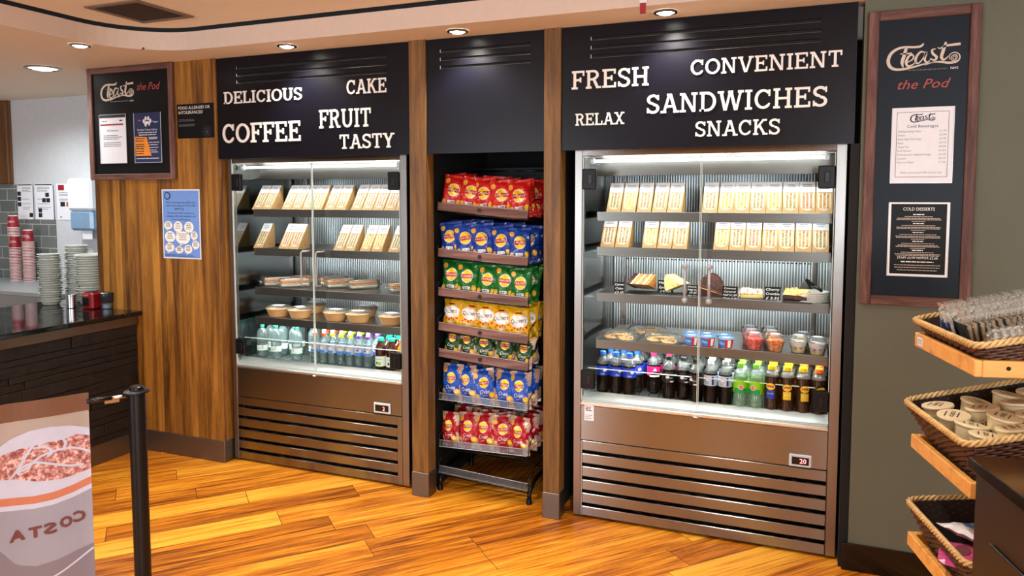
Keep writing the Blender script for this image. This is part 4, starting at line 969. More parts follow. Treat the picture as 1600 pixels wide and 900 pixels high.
for r, (yy, off) in enumerate(((0.158, 0), (0.222, 0.024), (0.286, 0.0), (0.350, 0.024))):
    for i in range(7):
        x = -2.712+i*0.0615+off
        it.append((seqs[i], x, yy, '%s row, %s' % (ORD[r], nth(i, 7))))
for i, (x, y) in enumerate(((-2.262, 0.166), (-2.190, 0.166), (-2.248, 0.240), (-2.178, 0.240), (-2.238, 0.314), (-2.168, 0.314))):
    it.append(('squash', x, y, '%s row %s' % (ORD[i//2], ('left', 'right')[i % 2])))
it += [('orange', -2.118, 0.166, 'front one beside the hinge'), ('orange', -2.108, 0.240, 'behind the front one')]
place_bottles(it, txt1, 'bottles in the left fridge')
txt2 = {'pepsi': 'cola bottle with blue label and blue cap', 'rasp': 'cola bottle with pink label and pink cap', 'max': 'cola bottle with black label and black cap', 'diet': 'cola bottle with silver label and white cap', 'dietgrey': 'cola bottle with silver label and grey cap',
        'sevenup': 'lemonade bottle with lime green label and green cap', 'tea': 'iced tea bottle with yellow label and yellow cap', 'teablue': 'iced tea bottle with blue label and yellow cap', 'peach': 'iced tea bottle with orange label and orange cap'}
it = []
rows = [(0.165, [('pepsi', -0.948), ('pepsi', -0.878), ('pepsi', -0.806), ('max', -0.622), ('max', -0.552), ('diet', -0.408), ('dietgrey', -0.340)]),
        (0.150, [('max', -0.500), ('sevenup', -0.322+0.0), ('sevenup', -0.249), ('teablue', -0.176), ('tea', -0.107), ('tea', -0.040), ('peach', 0.028), ('peach', 0.085)])]
rows = [(0.160, [('pepsi', -0.948), ('pepsi', -0.878), ('pepsi', -0.806), ('max', -0.618), ('max', -0.549), ('max', -0.480), ('diet', -0.408), ('dietgrey', -0.340), ('sevenup', -0.270), ('sevenup', -0.200), ('teablue', -0.128), ('tea', -0.060), ('tea', 0.008), ('peach', 0.075)])]
front = [('pepsi', -0.945, .165), ('pepsi', -0.876, .162), ('pepsi', -0.808, .158), ('max', -0.625, .165), ('max', -0.548, .192), ('max', -0.503, .130+.012), ('diet', -0.428, .160), ('dietgrey', -0.360, .160),
         ('sevenup', -0.322+0.03, .150), ('sevenup', -0.220, .150), ('teablue', -0.150, .150), ('tea', -0.082, .150), ('tea', -0.014, .150), ('peach', 0.054, .150)]
front = [('pepsi', -0.945, .165), ('pepsi', -0.876, .162), ('pepsi', -0.807, .158), ('max', -0.612, .165), ('max', -0.542, .178), ('max', -0.478, .150), ('diet', -0.409, .155), ('dietgrey', -0.341, .155),
         ('sevenup', -0.271, .150), ('sevenup', -0.200, .150), ('teablue', -0.131, .150), ('tea', -0.063, .150), ('tea', 0.005, .150), ('peach', 0.073, .150)]
for i, (k, x, y) in enumerate(front): it.append((k, x, y, 'front row, %s' % nth(i, len(front)) if i < 13 else 'front row, rightmost'))
back = [('pepsi', -0.925), ('pepsi', -0.856), ('pepsi', -0.787), ('rasp', -0.702), ('rasp', -0.625), ('max', -0.553), ('max', -0.484), ('diet', -0.412), ('dietgrey', -0.340), ('sevenup', -0.268), ('sevenup', -0.197), ('tea', -0.128), ('tea', -0.060), ('peach', 0.008), ('peach', 0.076)]
for r, yy in ((1, 0.245), (2, 0.320)):
    for i, (k, x) in enumerate(back):
        it.append((k, x+(0.012 if r == 2 else 0), yy, '%s row, %s from left' % (ORD[r], ordn(i))))
place_bottles(it, txt2, 'bottles in the right fridge')
r_ = BT['tealemon'].root
for c in kids(r_): bpy.data.objects.remove(c)
bpy.data.objects.remove(r_)
# ------------------------------------------------------------------ cake shelf of the right fridge
Z3 = FZ2[2]-0.006
def cake_slice(name, label, loc, rz, layers, R=0.115, ang=0.50, h=0.085, lying=False, icing=None):
    t = thing(name, label, 'cake', loc, rz)
    n = len(layers); z = 0.0; tot = sum(l[1] for l in layers)
    for m_, q in layers:
        b = MB(); hh = h*q/tot; k = 7
        pts = [(0, 0)]+[(R*math.cos(-ang/2+ang*i/k), R*math.sin(-ang/2+ang*i/k)) for i in range(k+1)]
        b.prism(pts, m_, lambda u, v, z=z: (u, v, z), (0, 0, hh)); o = b.build('icing_layer' if m_ in ('bread_white', 'letter_white', 'ink_red') else 'sponge_layer', t); z += hh
        if lying:
            o.rotation_euler = (PI/2, 0, 0); o.location = (0, h/2, 0.012+R*math.sin(ang/2))
    return t
def slate(loc, w, d, label):
    t = tag(MB().box(-w/2, w/2, -d/2, d/2, 0, 0.007, 'slate_black', 0.0015).build('slate_board'), label, 'tray', 'slate boards on the cake shelf'); t.location = loc; return t
slate((-0.742, 0.225, Z3), 0.20, 0.14, 'black slate board under the layered carrot cake'); slate((-0.585, 0.225, Z3), 0.10, 0.13, 'black slate board under the sponge cake slice')
slate((-0.428, 0.235, Z3), 0.16, 0.15, 'black slate board under the chocolate cake'); slate((-0.205, 0.215, Z3), 0.17, 0.12, 'black slate board under the coconut slice'); slate((-0.030, 0.205, Z3), 0.13, 0.12, 'black slate board under the crumble slice')
cake_slice('carrot_cake', 'layered carrot and chocolate cake slice lying on its side at left of cake shelf', (-0.775, 0.150, Z3+0.007), PI/2-0.12, [('cake_choc', 1.6), ('bread_white', .5), ('cake_carrot', 1.6), ('bread_white', .5), ('cake_carrot', 1.6), ('bread_white', .5), ('cake_carrot', 1.3)], R=0.14, ang=0.55, h=0.115, lying=True)
cake_slice('sponge_cake', 'pale yellow sponge cake slice with jam beside the chalk card at left', (-0.545, 0.215, Z3+0.007), 2.7, [('cake_sponge', 2), ('ink_red', .25), ('bread_white', .4), ('cake_sponge', 2)], R=0.10, ang=0.85, h=0.075, lying=True)
t = thing('chocolate_cake', 'dark chocolate cake half with sliced front behind the right door handle', 'cake', (-0.428, 0.235, Z3+0.007), 0)
b = MB(); k = 18; b.prism([(0.066*math.cos(PI*i/k), 0.105*math.sin(PI*i/k)) for i in range(k+1)], 'cake_choc', lambda u, v: (u, 0.01, v), (0, 0.055, 0)); b.build('cake_body', t)
b = MB(); b.prism([(-0.06, 0), (0.07, 0), (0.075, 0.01), (-0.05, 0.055), (-0.06, 0.05)], 'cake_choc', lambda u, v: (u, -0.05, v), (0, 0.05, 0)); b.build('cut_slice', t)
b = MB(); b.tube([(-0.052, -0.051, 0.045), (0.0, -0.0515, 0.030), (0.065, -0.0515, 0.010)], 0.0022, 'cake_carrot', 6); b.build('cream_line', t)
def lumpy(name, label, cat, loc, rz, sx, sy, sz, mat, seedv, parent_label=None, top=None, n=6):
    t = thing(name, label, cat, loc, rz); rnd = random.Random(seedv)
    b = MB(); b.box(-sx, sx, -sy, sy, 0, sz*0.55, mat, sz*0.15); b.build('slice_base', t)
    b = MB(); nx, ny = 12, 8; vs = []
    for j in range(ny+1):
        for i in range(nx+1):
            e = 1 if 0 < i < nx and 0 < j < ny else 0
            vs.append((-sx+2*sx*i/nx, -sy+2*sy*j/ny, sz*(0.54+e*(0.22+0.28*rnd.random()))))
    b.add(vs, [(j*(nx+1)+i, j*(nx+1)+i+1, (j+1)*(nx+1)+i+1, (j+1)*(nx+1)+i) for j in range(ny) for i in range(nx)], top or mat, False); b.build('topping', t); return t
lumpy('coconut_slice', 'pale crumbly coconut cake slice between the two chalk cards at right', 'cake', (-0.235, 0.215, Z3+0.007), 0.15, 0.055, 0.035, 0.045, 'cake_sponge', 3, top='trifle_cream')
lumpy('crumble_slice', 'golden crumble cake slice left of the stacked plates', 'cake', (-0.030, 0.205, Z3+0.007), -0.25, 0.058, 0.038, 0.050, 'cake_choc', 5, top='crumble_top')
lumpy('crumble_piece', 'small golden crumble piece behind the crumble slice', 'cake', (-0.045, 0.30, Z3), -0.1, 0.045, 0.03, 0.055, 'cake_carrot', 8, top='crumble_top')
def chalk(loc, w, h, lines, label, rz=0.0):
    t = thing('chalk_card', label, 'price card', loc, rz, 'chalk cards on the cake shelf')
    tilt = lambda u, v, e=0: (u, -e+v*0.25, v)
    b = MB(); b.prism([(-w/2, 0), (w/2, 0), (w/2, h), (-w/2, h)], 'black_board', lambda u, v: tilt(u, v), (0, 0.003, 0)); b.build('card', t)
    b = MB(); n = len(lines)
    for i, s_ in enumerate(lines): b.text(s_, 0, h-(i+0.85)*h/n, h/n*0.55, 'letter_white', lambda u, v: tilt(u, v, 0.0012), width=min(w*0.86, h/n*0.5*len(s_)), shear=0.2)
    b.build('chalk_writing', t); return t
chalk((-0.868, 0.175, Z3), 0.052, 0.058, ['Carrot', 'Cake', '£3.40'], 'small chalk card at the far left of the cake shelf', 0.15)
chalk((-0.655, 0.275, Z3), 0.080, 0.066, ['Victoria', 'Sponge', '£3.00'], 'chalk card between the carrot cake and the sponge cake')
chalk((-0.508, 0.205, Z3), 0.058, 0.056, ['Chocolate', 'Fudge Cake', '£3.35', 'slice £2.50'], 'chalk card between the sponge cake and the chocolate cake')
chalk((-0.330, 0.165, Z3), 0.072, 0.062, ['Coconut', 'Caramel', 'Half £1.20', 'Whole £2.30'], 'chalk card right of the chocolate cake')
chalk((-0.138, 0.175, Z3+0.007), 0.070, 0.060, ['Cherry', 'Crumble', '£ 2.55'], 'chalk card left of the crumble slice')
def plate():
    t = MB().lathe([(0.0001, 0.001), (0.040, 0.0), (0.045, 0.001), (0.075, 0.006), (0.080, 0.0070), (0.080, 0.0125), (0.074, 0.0115), (0.044, 0.004), (0.0001, 0.004)], 'plate_white', 36, cap=False).build('side_plate')
    tag(t, 'plate', 'plate'); return Kind(t)
PL = plate()
for i in range(6): PL.put((0.062-0.045+0.01, 0.235, Z3+i*0.0075), (0, 0, i), 'white plate beside the crumble slice, %s' % ('lowest of its stack' if i == 0 else 'topmost of its stack' if i == 5 else ORD[i]+' from bottom of its stack'), 'stacked white plates')
t = thing('cake_server', 'black triangular cake server lying on the stacked plates', 'utensil', (0.03, 0.23, Z3+6*0.0075+0.008), 0)
b = MB(); b.prism([(-0.055, 0.0), (0.005, 0.0), (-0.018, 0.052), (-0.028, 0.052)], 'black_plastic', lambda u, v: (u, 0.01+v*0.45, 0.004+v*0.95), (0, 0.004, 0)); b.build('blade', t)
b = MB(); b.tube([(-0.022, 0.030, 0.045), (0.012, -0.02, 0.024), (0.042, -0.065, 0.008)], 0.0075, 'black_plastic', 8); b.build('handle', t)
# ------------------------------------------------------------------ fourth shelf of the right fridge
Z4 = FZ2[3]-0.006
def cookie_bag():
    t = thing('cookie_bag', 'x', 'cookies')
    for i, (x, y, z, a) in enumerate(((-0.035, 0.0, 0.012, 0.1), (0.012, 0.012, 0.020, -0.18), (0.045, -0.012, 0.014, 0.25))):
        b = MB(); b.lathe([(0.0001, -0.008), (0.036, -0.007), (0.042, 0), (0.034, 0.007), (0.0001, 0.010)], 'cookie_dough', 18, cap=False, jit=0.04)
        for k in range(9): b.box(-0.028+0.007*k, -0.022+0.007*k, -0.02+0.011*(k % 4), -0.014+0.011*(k % 4), 0.005, 0.0115, 'cake_choc', 0.001)
        o = b.build('cookie', t); o.location = (x, y, z); o.rotation_euler = (a, a*0.5, 0)
    b = MB(); nx, ny = 18, 12; rnd = random.Random(4)
    for s_ in (0, 1):
        vs = []
        for j in range(ny+1):
            for i in range(nx+1):
                u, v = i/nx*2-1, j/ny*2-1; e = max(0, (1-u**4))*max(0, (1-v**4))
                vs.append((u*0.115, v*0.075, 0.003+0.004*rnd.random()*(1 if e else 0)+(0.044*e**0.6+rnd.uniform(-0.004, 0.004)*(e > 0) if s_ else 0)))
        b.add(vs, [(j*(nx+1)+i, j*(nx+1)+i+1, (j+1)*(nx+1)+i+1, (j+1)*(nx+1)+i) for j in range(ny) for i in range(nx)], 'clear_film', False)
    b.build('film_bag', t); return Kind(t)
CB = cookie_bag()
for x, y, z, r, lab in ((-0.885, 0.235, 0, 0.0, 'at the far left'), (-0.775, 0.42, 0.0, 0.1, 'behind, in the middle'), (-0.665, 0.235, 0, -0.1, 'at the right beside the yogurts')):
    CB.put((x, y, Z4+z), (0, 0, r), 'clear bag of round biscuits, fourth shelf of right fridge, '+lab, 'biscuit bags in the right fridge', 0.95)
def yog():
    t = thing('yogurt_pot', 'x', 'yogurt')
    MB().lathe([(0.026, 0), (0.034, 0.045), (0.037, 0.047), (0.037, 0.049)], ['yogurt_red', 'letter_white', 'letter_white'], 22).build('pot', t)
    b = MB(); f = lambda u, v: ((0.0275+v*0.18)*math.sin(u), -(0.0275+v*0.18)*math.cos(u), v); b.rect(-1.2, 0.1, 0.006, 0.042, 'yogurt_blue', f, 8, 2); b.rect(0.5, 1.0, 0.006, 0.042, 'letter_white', f, 4, 2); b.text('Muller', -0.4, 0.020, 0.012, 'letter_white', lambda u, v: ((0.0283+v*0.18)*math.sin(u), -(0.0283+v*0.18)*math.cos(u), v), width=0.9); b.build('print', t)
    b = MB(); b.lathe([(0.0375, 0.049), (0.0375, 0.0505), (0.0001, 0.051)], 'yogurt_blue', 22, cap=False); b.lathe([(0.0001, 0.0514), (0.018, 0.0514)], 'letter_white', 16, cap=False); b.build('lid', t); return Kind(t)
YG = yog()
for x, y, lab in ((-0.510, 0.205, 'front left'), (-0.432, 0.205, 'front middle'), (-0.345, 0.200, 'front right'), (-0.525, 0.285, 'back left'), (-0.446, 0.285, 'back middle'), (-0.362, 0.280, 'back right')):
    YG.put((x, y, Z4), (0, 0, random.uniform(-0.4, 0.4)), 'blue lidded yogurt pot in the right fridge, '+lab, 'yogurt pots in the right fridge')
def dpot(fill, name, layered=False):
    t = thing(name, 'x', 'dessert'); 
    if layered: MB().lathe([(0.029, 0.003), (0.033, 0.020), (0.036, 0.034), (0.041, 0.055), (0.02, 0.060), (0.0001, 0.062)], ['cake_sponge', fill, 'letter_white', fill, fill], 20, cap=False).build('filling', t)
    else: MB().lathe([(0.029, 0.003), (0.041, 0.052), (0.03, 0.060), (0.0001, 0.062)], fill, 20, cap=False, jit=0.02).build('filling', t)
    MB().lathe([(0.0305, 0.0), (0.0305, 0.002), (0.0435, 0.058)], 'clear_lid', 24).build('cup', t)
    MB().lathe([(0.046, 0.057), (0.046, 0.061), (0.043, 0.062), (0.038, 0.078), (0.026, 0.083), (0.0001, 0.084)], 'clear_lid', 24, cap=False).build('lid', t)
    MB().lathe([(0.0001, 0.0845), (0.023, 0.0838)], 'label_silver', 20, cap=False).build('label', t)
    return Kind(t)
D1, D2, D3 = dpot('fruit_red', 'fruit_pot'), dpot('fruit_mixed', 'fruit_pot'), dpot('trifle_cream', 'trifle_pot', True); D4 = dpot('yogurt_mixed', 'berry_yogurt_pot', True)
for Kd, x, y, lab in ((D1, -0.215, 0.205, 'clear tub of red watermelon pieces, front left'), (D2, -0.122, 0.205, 'clear tub of mixed orange and red fruit, front right'), (D1, -0.235, 0.300, 'clear tub of red fruit, second row left'), (D2, -0.140, 0.300, 'clear tub of red fruit, second row right'),
                      (D1, -0.250, 0.395, 'clear tub of red fruit, third row left'), (D2, -0.155, 0.395, 'clear tub of red fruit, third row right')):
    Kd.put((x, y, Z4), (0, 0, random.random()), lab+' of the fruit tubs', 'fruit tubs in the right fridge')
for Kd, x, y, lab in ((D3, -0.008, 0.215, 'cream and berry trifle tub with a clear lid, left front of the dessert tubs'), (D4, 0.058, 0.170+0.03, 'white yogurt and berry tub, right front of the dessert tubs')):
    Kd.put((x-0.012 if Kd is D3 else x+0.004, y, Z4), (0, 0, 0.3), lab, 'dessert tubs in the right fridge')
D3.put((0.0, 0.31, Z4), (0, 0, 1), 'trifle tub behind the front trifle tub in the right fridge', 'dessert tubs in the right fridge')
D4.put((0.066-0.006+0.0, 0.30+0.0, Z4), (0, 0, 1), 'berry yogurt tub at the back right of the dessert tubs', 'dessert tubs in the right fridge') if False else None
clear('strip_clear', (0.80, 0.82, 0.84), 0.15, 1.35, 0.0, diff=L(110,112,116), dfac=0.16)
# ================================================================== CRISP RACK
RX0, RX1, RY = -1.862, -1.332, 0.115
t = thing('crisp_rack', 'black wire crisp rack with seven filled trays and an empty bottom tray', 'rack', ((RX0+RX1)/2, RY, 0))
hx = (RX1-RX0)/2
b = MB()
for s_ in (-1, 1):
    b.tube([(s_*(hx+0.002), 0.40, 0.03), (s_*(hx+0.002), 0.40, 1.78)], 0.010, 'black_metal', 8)
b.tube([(-hx, 0.40, 1.78), (hx, 0.40, 1.78)], 0.008, 'black_metal', 8); b.tube([(-hx, 0.40, 0.30), (hx, 0.40, 0.30)], 0.006, 'black_metal', 8); b.build('frame', t)
b = MB(); b.box(-hx, hx, 0.395, 0.402, 1.63, 1.80, 'black_board', 0.002); b.text('WALKERS', 0.06, 1.70, 0.05, 'ink_black', lambda u, v: (u, 0.3945, v)); b.build('header_board', t)
for s_ in (-1, 1):
    b = MB(); b.tube([(s_*hx, 0.42, 0.11), (s_*hx, 0.10, 0.10), (s_*hx, 0.012, 0.062), (s_*hx, 0.010, 0.03)], 0.012, 'black_metal', 8); o = b.build('foot', t)
    MB().lathe([(0.015, 0), (0.017, 0.004), (0.013, 0.028), (0.008, 0.032)], 'black_plastic', 14, (s_*hx, 0.010, 0.0)).build('castor', o)
    MB().lathe([(0.015, 0), (0.017, 0.004), (0.013, 0.028), (0.008, 0.11)], 'black_plastic', 14, (s_*hx, 0.42, 0.0)).build('castor', o)
MB().tube([(-hx, 0.05, 0.085), (hx, 0.05, 0.085)], 0.006, 'black_metal', 8).build('cross_bar', t)
TR = [(1.602, 1.561, 'w'), (1.351, 1.318, 'w'), (1.137, 1.107, 'w'), (0.947, 0.908, 'w'), (0.800, 0.765, 'w'), (0.553, 0.545, 'c'), (0.288, 0.300, 'c'), (0.143, 0.115, 'e')]
for zl, zr, kd in TR:
    zz = lambda u: zl+(zr-zl)*(u+hx)/(2*hx)
    b = MB(); f = -0.052
    for k in range(15):
        u = -hx+2*hx*k/14; b.tube([(u, 0.0, zz(u)-0.004), (u, 0.0, zz(u)+f), (u, 0.39, zz(u)+f-0.01)], 0.0018, 'black_metal', 4)
    for s_ in (-hx, hx): b.tube([(s_, 0.0, zz(s_)+f), (s_, 0.0, zz(s_)+0.02), (s_, 0.10, zz(s_)+0.055), (s_, 0.39, zz(s_)+0.06)], 0.0028, 'black_metal', 5); b.tube([(s_, 0.0, zz(s_)-0.02), (s_, 0.39, zz(s_)-0.0)], 0.002, 'black_metal', 4)
    b.tube([(-hx, 0.0, zz(-hx)+f), (hx, 0.0, zz(hx)+f)], 0.003, 'black_metal', 5); b.tube([(-hx, 0.39, zz(-hx)+f), (hx, 0.39, zz(hx)+f)], 0.003, 'black_metal', 5)
    o = b.build('tray', t)
    h = 0.044 if kd == 'w' else 0.034; m = 'price_strip_wood' if kd == 'w' else 'strip_clear'
    b = MB(); yy = -0.006
    P = [(-hx+0.008, yy), (hx-0.004, yy)]
    v = []
    for y_ in (yy-(0.02 if kd == 'e' else 0.004), ):
        v = [(-hx+0.006, y_, zz(-hx)-h), (hx-0.004, y_, zz(hx)-h), (hx-0.004, yy+0.004, zz(hx)), (-hx+0.006, yy+0.004, zz(-hx))]
    v2 = [(x, y+0.003, z) for x, y, z in v]
    b.add(v+v2, [(0,1,2,3), (4,5,6,7), (0,1,5,4), (1,2,6,5), (2,3,7,6), (3,0,4,7)], m)
    s1 = b.build('price_strip', o)
    b = MB(); b.tube([(-hx+0.006, yy-0.004, zz(-hx)-h), (hx-0.004, yy-0.004, zz(hx)-h)], 0.0022, 'sleeve_plastic' if kd != 'w' else 'stainless_kick', 5); b.tube([(-hx+0.006, yy+0.003, zz(-hx)), (hx-0.004, yy+0.003, zz(hx))], 0.0014, 'sleeve_plastic', 5); b.build('strip_edge', o)
    if kd == 'w': MB().lathe([(0.0001, 0), (0.011, 0), (0.011, 0.003), (0.0001, 0.003)], 'ink_black', 18).build('round_badge', o).matrix_basis = Matrix.Translation((-0.01, yy-0.005, zz(0)-0.022)) @ Matrix.Rotation(PI/2, 4, 'X')
def packet(kind, base, oven=False, quav=False):
    Wd, Hh, D = 0.060, 0.182, 0.026
    def bl(u, v):
        return D*max(0, 1-u*u)**0.55*max(0, math.sin(PI*min(1, max(0, (v-0.06)/0.88))))**0.75
    rnd = random.Random(kind); cr = [rnd.uniform(-1, 1) for _ in range(8)]
    def wob(u, v): return 0.003*math.sin(u*7+cr[0]*3+v*9)+0.0025*math.sin(v*23+u*5+cr[1]*4)
    def fr(e, s_=-1):
        def g(x, y):      # x in metres across, y in metres up
            u = x/Wd; v = y/Hh; pinch = 1-0.10*math.sin(PI*v)
            return (x*pinch, s_*(bl(u, v)+e)+wob(u, v)*(1 if 0.05 < v < 0.95 else 0.4), y)
        return g
    t = thing('crisp_packet', 'x', 'crisps'); b = MB(); nx, ny = 12, 16
    for s_ in (-1, 1):
        f = fr(0.0, s_); vs = [f(-Wd+2*Wd*i/nx, Hh*j/ny) for j in range(ny+1) for i in range(nx+1)]; base_i = len(b.v)
        for j in range(ny):
            for i in range(nx):
                u = abs((i+0.5)/nx*2-1); v = (j+0.5)/ny
                m = base
                if oven and u > 0.34+0.62*math.sin(PI*min(1, max(0, (v-0.08)/0.9)))**1.5: m = 'kraft_foil'
                if not oven and v > 0.97: m = 'foil_white' if kind != 'red' else base
                q = [vs[j*(nx+1)+i], vs[j*(nx+1)+i+1], vs[(j+1)*(nx+1)+i+1], vs[(j+1)*(nx+1)+i]]
                b.add(q, [(0,1,2,3)], m, False)
    b.build('bag', t, recalc=False)
    b = MB(); f = fr(0.0012); g = fr(0.002); g2 = fr(0.0028)
    if quav:
        b.fan(0.0, 0.098, 0.050, 0.034, 'foil_white', f, 18, 3); b.fan(0.0, 0.135, 0.016, 0.014, 'logo_yellow', g, 12); b.rect(-0.016, 0.016, 0.131, 0.140, 'logo_red', g2, 4)
        b.text('Quavers', 0, 0.088, 0.022, 'ink_black', g, width=0.082, rot=0.06); b.text('CHEESE', 0.01, 0.042, 0.010, 'foil_white', f, rot=0.3)
        for k in range(6): b.fan(-0.04+0.016*k, 0.056+0.008*(k % 2), 0.006, 0.005, 'crisp_red', f, 8, 1)
    else:
        cy = 0.105 if not oven else 0.112; R = 0.030 if not oven else 0.025
        b.fan(0, cy, R*1.1, R*1.1, 'foil_white', f, 20, 3); b.fan(0, cy, R, R, 'logo_yellow', g, 20, 3); b.rect(-R*1.02, R*1.02, cy-R*0.38, cy+R*0.30, 'logo_red', g2, 6, 2)
        b.text('WALKERS', 0, cy-R*0.20, R*0.36, 'foil_white', fr(0.0036), width=R*1.85)
        if oven: b.text('Oven', 0, 0.056, 0.021, 'foil_white', f, shear=0.3, width=0.052); b.text('BAKED', 0.0, 0.044, 0.006, 'foil_white', f)
        else: b.rect(-0.024, 0.016, 0.040, 0.054, 'foil_white', f, 4); b.text('crisps', -0.004, 0.044, 0.008, 'ink_navy', g, width=0.03)
        b.fan(0.036, 0.046, 0.014, 0.015, 'chip_gold', f, 12, 2); b.fan(-0.040, 0.150, 0.013, 0.014, 'chip_gold', f, 12, 2); b.fan(-0.044, 0.045, 0.011, 0.013, 'chip_gold', f, 12, 2)
        b.fan(0.036, 0.046, 0.009, 0.010, 'logo_yellow', g, 10, 1)
    b.build('print', t); return Kind(t)
PK = {'red': packet('red', 'crisp_red'), 'blue': packet('blue', 'crisp_blue'), 'green': packet('green', 'crisp_green'), 'yellow': packet('yellow', 'crisp_yellow', quav=True),
      'ogreen': packet('ogreen', 'crisp_darkgreen', oven=True), 'oblue': packet('oblue', 'crisp_cobalt', oven=True), 'ored': packet('ored', 'crisp_crimson', oven=True)}
txt = {'red': 'bright red crisp packet', 'blue': 'dark blue crisp packet', 'green': 'green crisp packet', 'yellow': 'yellow cheese curl packet', 'ogreen': 'dark green and tan crisp packet', 'oblue': 'cobalt blue and tan crisp packet', 'ored': 'crimson and tan crisp packet'}
rs = random.Random(5)
for ti, (kd, (zl, zr, s_)) in enumerate(zip(['red', 'blue', 'green', 'yellow', 'ogreen', 'oblue', 'ored'], TR)):
    rows = 4 if kd in ('ored', 'red') else 3
    for r in range(rows):
        for i in range(5):
            x = RX0+0.058+0.103*i+(0.012 if r % 2 else 0)+rs.uniform(-0.006, 0.006)
            if x > RX1-0.045: x = RX1-0.050
            z = zl+(zr-zl)*(x-RX0)/(RX1-RX0)-0.050+(0.0 if kd != 'ored' else 0.0)
            lean = -0.10-rs.uniform(0, 0.12) if kd != 'ored' else -0.05-rs.uniform(0, 0.2)
            y = RY+0.042+0.072*r
            sc = (0.98 if kd == 'ogreen' else 1.08)+rs.uniform(-0.03, 0.04)
            PK[kd].put((x, y, z+(0.004 if r == 0 else 0.012)), (lean, rs.uniform(-0.16, 0.16), rs.uniform(-0.30, 0.40)), '%s, %s tray, %s row, %s' % (txt[kd], ['top', 'second', 'third', 'fourth', 'fifth', 'sixth', 'seventh'][ti], ['front', 'second', 'third', 'fourth'][r], nth(i, 5)), 'crisp packets on the rack', sc)

# ================================================================== GRANITE COUNTER
struct_y0 = -3.4
t = thing('service_counter', 'counter with polished black granite top and split slate front at the left', 'counter', (-4.4, -1.7, 0))
X1 = -3.918+4.4; Y = 1.7
MB().box(-0.50, X1, -1.7, Y-0.004, 0.878, 0.906, 'black_granite', 0.003).build('worktop', t)
MB().box(-0.46, X1-0.035, -1.7, Y-0.004, 0.818, 0.878, 'stainless_kick', 0.002).build('top_rail', t)
b = MB(); b.box(-0.46, X1-0.062, -1.7, Y-0.004, 0.125, 0.818, 'slate_joint'); rs = random.Random(3)
z = 0.125; ri = 0
while z < 0.812:
    hh = min(rs.choice([0.036, 0.045, 0.058, 0.07]), 0.818-z); y = -1.7-rs.random()*0.2
    while y < Y-0.01:
        l = rs.uniform(0.16, 0.46); y1 = min(y+l, Y-0.006); dp = rs.uniform(0.001, 0.012)
        b.box(X1-0.064, X1-0.052+dp, max(y, -1.7)+0.0012, y1-0.0012, z+0.0012, z+hh-0.0012, 'slate_cladding', 0.0018); y += l
    z += hh
b.build('slate_front', t)
MB().box(-0.46, X1-0.055, -1.7, Y-0.004, 0.0, 0.124, 'stainless_kick', 0.001).build('kick_plate', t)
MB().box(-0.46, -0.45, -1.7, Y-0.004, 0.124, 0.82, 'cabinet_brown').build('back_board', t)
# granite continues past the end of the wood wall
t = tag(MB().box(-4.905+4.6, -4.32+4.6, 0.002, 0.25, -0.028, 0, 'black_granite', 0.002).build('worktop_return'), 'short black granite worktop behind the end of the wood panel', 'worktop'); t.location = (-4.6, 0, 0.906)
t2 = tag(MB().box(-0.27, 0.26, 0.005, 0.24, 0, 0.876, 'cabinet_brown', 0.004).box(-0.26, 0.25, 0.0, 0.006, 0.10, 0.80, 'black_board', 0.002).build('base_cupboard'), 'dark base cupboard under the granite return behind the wood panel', 'cupboard'); t2.location = (-4.6, 0, 0)
# pulp bowls in stacks
def pulp():
    R = 0.083; t = MB().lathe([(0.0001, 0.001), (0.046, 0.0), (0.054, 0.003), (R*0.86, 0.032), (R*0.88, 0.0335), (R, 0.0335), (R*1.005, 0.037), (R*0.98, 0.0385), (R*0.86, 0.036), (0.052, 0.006), (0.0001, 0.005)], 'pulp_grey', 24, cap=False, jit=0.018).build('pulp_bowl')
    return Kind(tag(t, 'x', 'bowl'))
PB = pulp(); rs = random.Random(9)
for s_, (x, y, n_, nm, sc) in enumerate(((-4.715, -0.03, 21, 'left front stack', 0.86), (-4.67, 0.135, 24, 'middle rear stack', 0.92), (-4.475, 0.085, 18, 'wide right stack', 1.18))):
    zz = 0.907
    for i in range(n_):
        PB.put((x+rs.uniform(-0.004, 0.004), y+rs.uniform(-0.003, 0.003), zz), (rs.uniform(-0.03, 0.03), rs.uniform(-0.03, 0.03), rs.random()*6), 'grey moulded pulp bowl in the %s, %s' % (nm, 'at the very top' if i == n_-1 else ordn(i)+' from the counter up'), 'grey pulp bowls in the '+nm, sc)
        zz += 0.0155 if s_ < 2 else 0.0165
        if s_ == 2 and i == 5: zz += 0.012
t = thing('cutlery_cup', 'small shiny metal cup on the granite counter in front of the pulp bowls', 'cup', (-4.445, -0.085, 0.906)); MB().lathe([(0.026, 0), (0.030, 0.003), (0.032, 0.085), (0.0335, 0.087), (0.030, 0.087), (0.027, 0.006), (0.0001, 0.005)], 'chrome', 24, cap=False).build('cup_body', t)
MB().lathe([(0.0322, 0.080), (0.0345, 0.083), (0.0345, 0.088), (0.0322, 0.088)], 'chrome', 24, cap=False).build('rim', t)
t = thing('coffee_press', 'dark smoked cup with a clear base and grey lid beside the red dispenser', 'cup', (-4.205, -0.02, 0.906))
MB().lathe([(0.030, 0), (0.034, 0.004), (0.036, 0.040)], 'clear_lid', 24).build('clear_base', t); MB().lathe([(0.036, 0.040), (0.042, 0.085), (0.042, 0.104), (0.036, 0.108), (0.0001, 0.108)], 'smoke_grey', 24, cap=False).build('grey_top', t); MB().lathe([(0.026, 0.004), (0.029, 0.03), (0.0001, 0.031)], 'blue_translucent', 20, cap=False).build('contents', t)
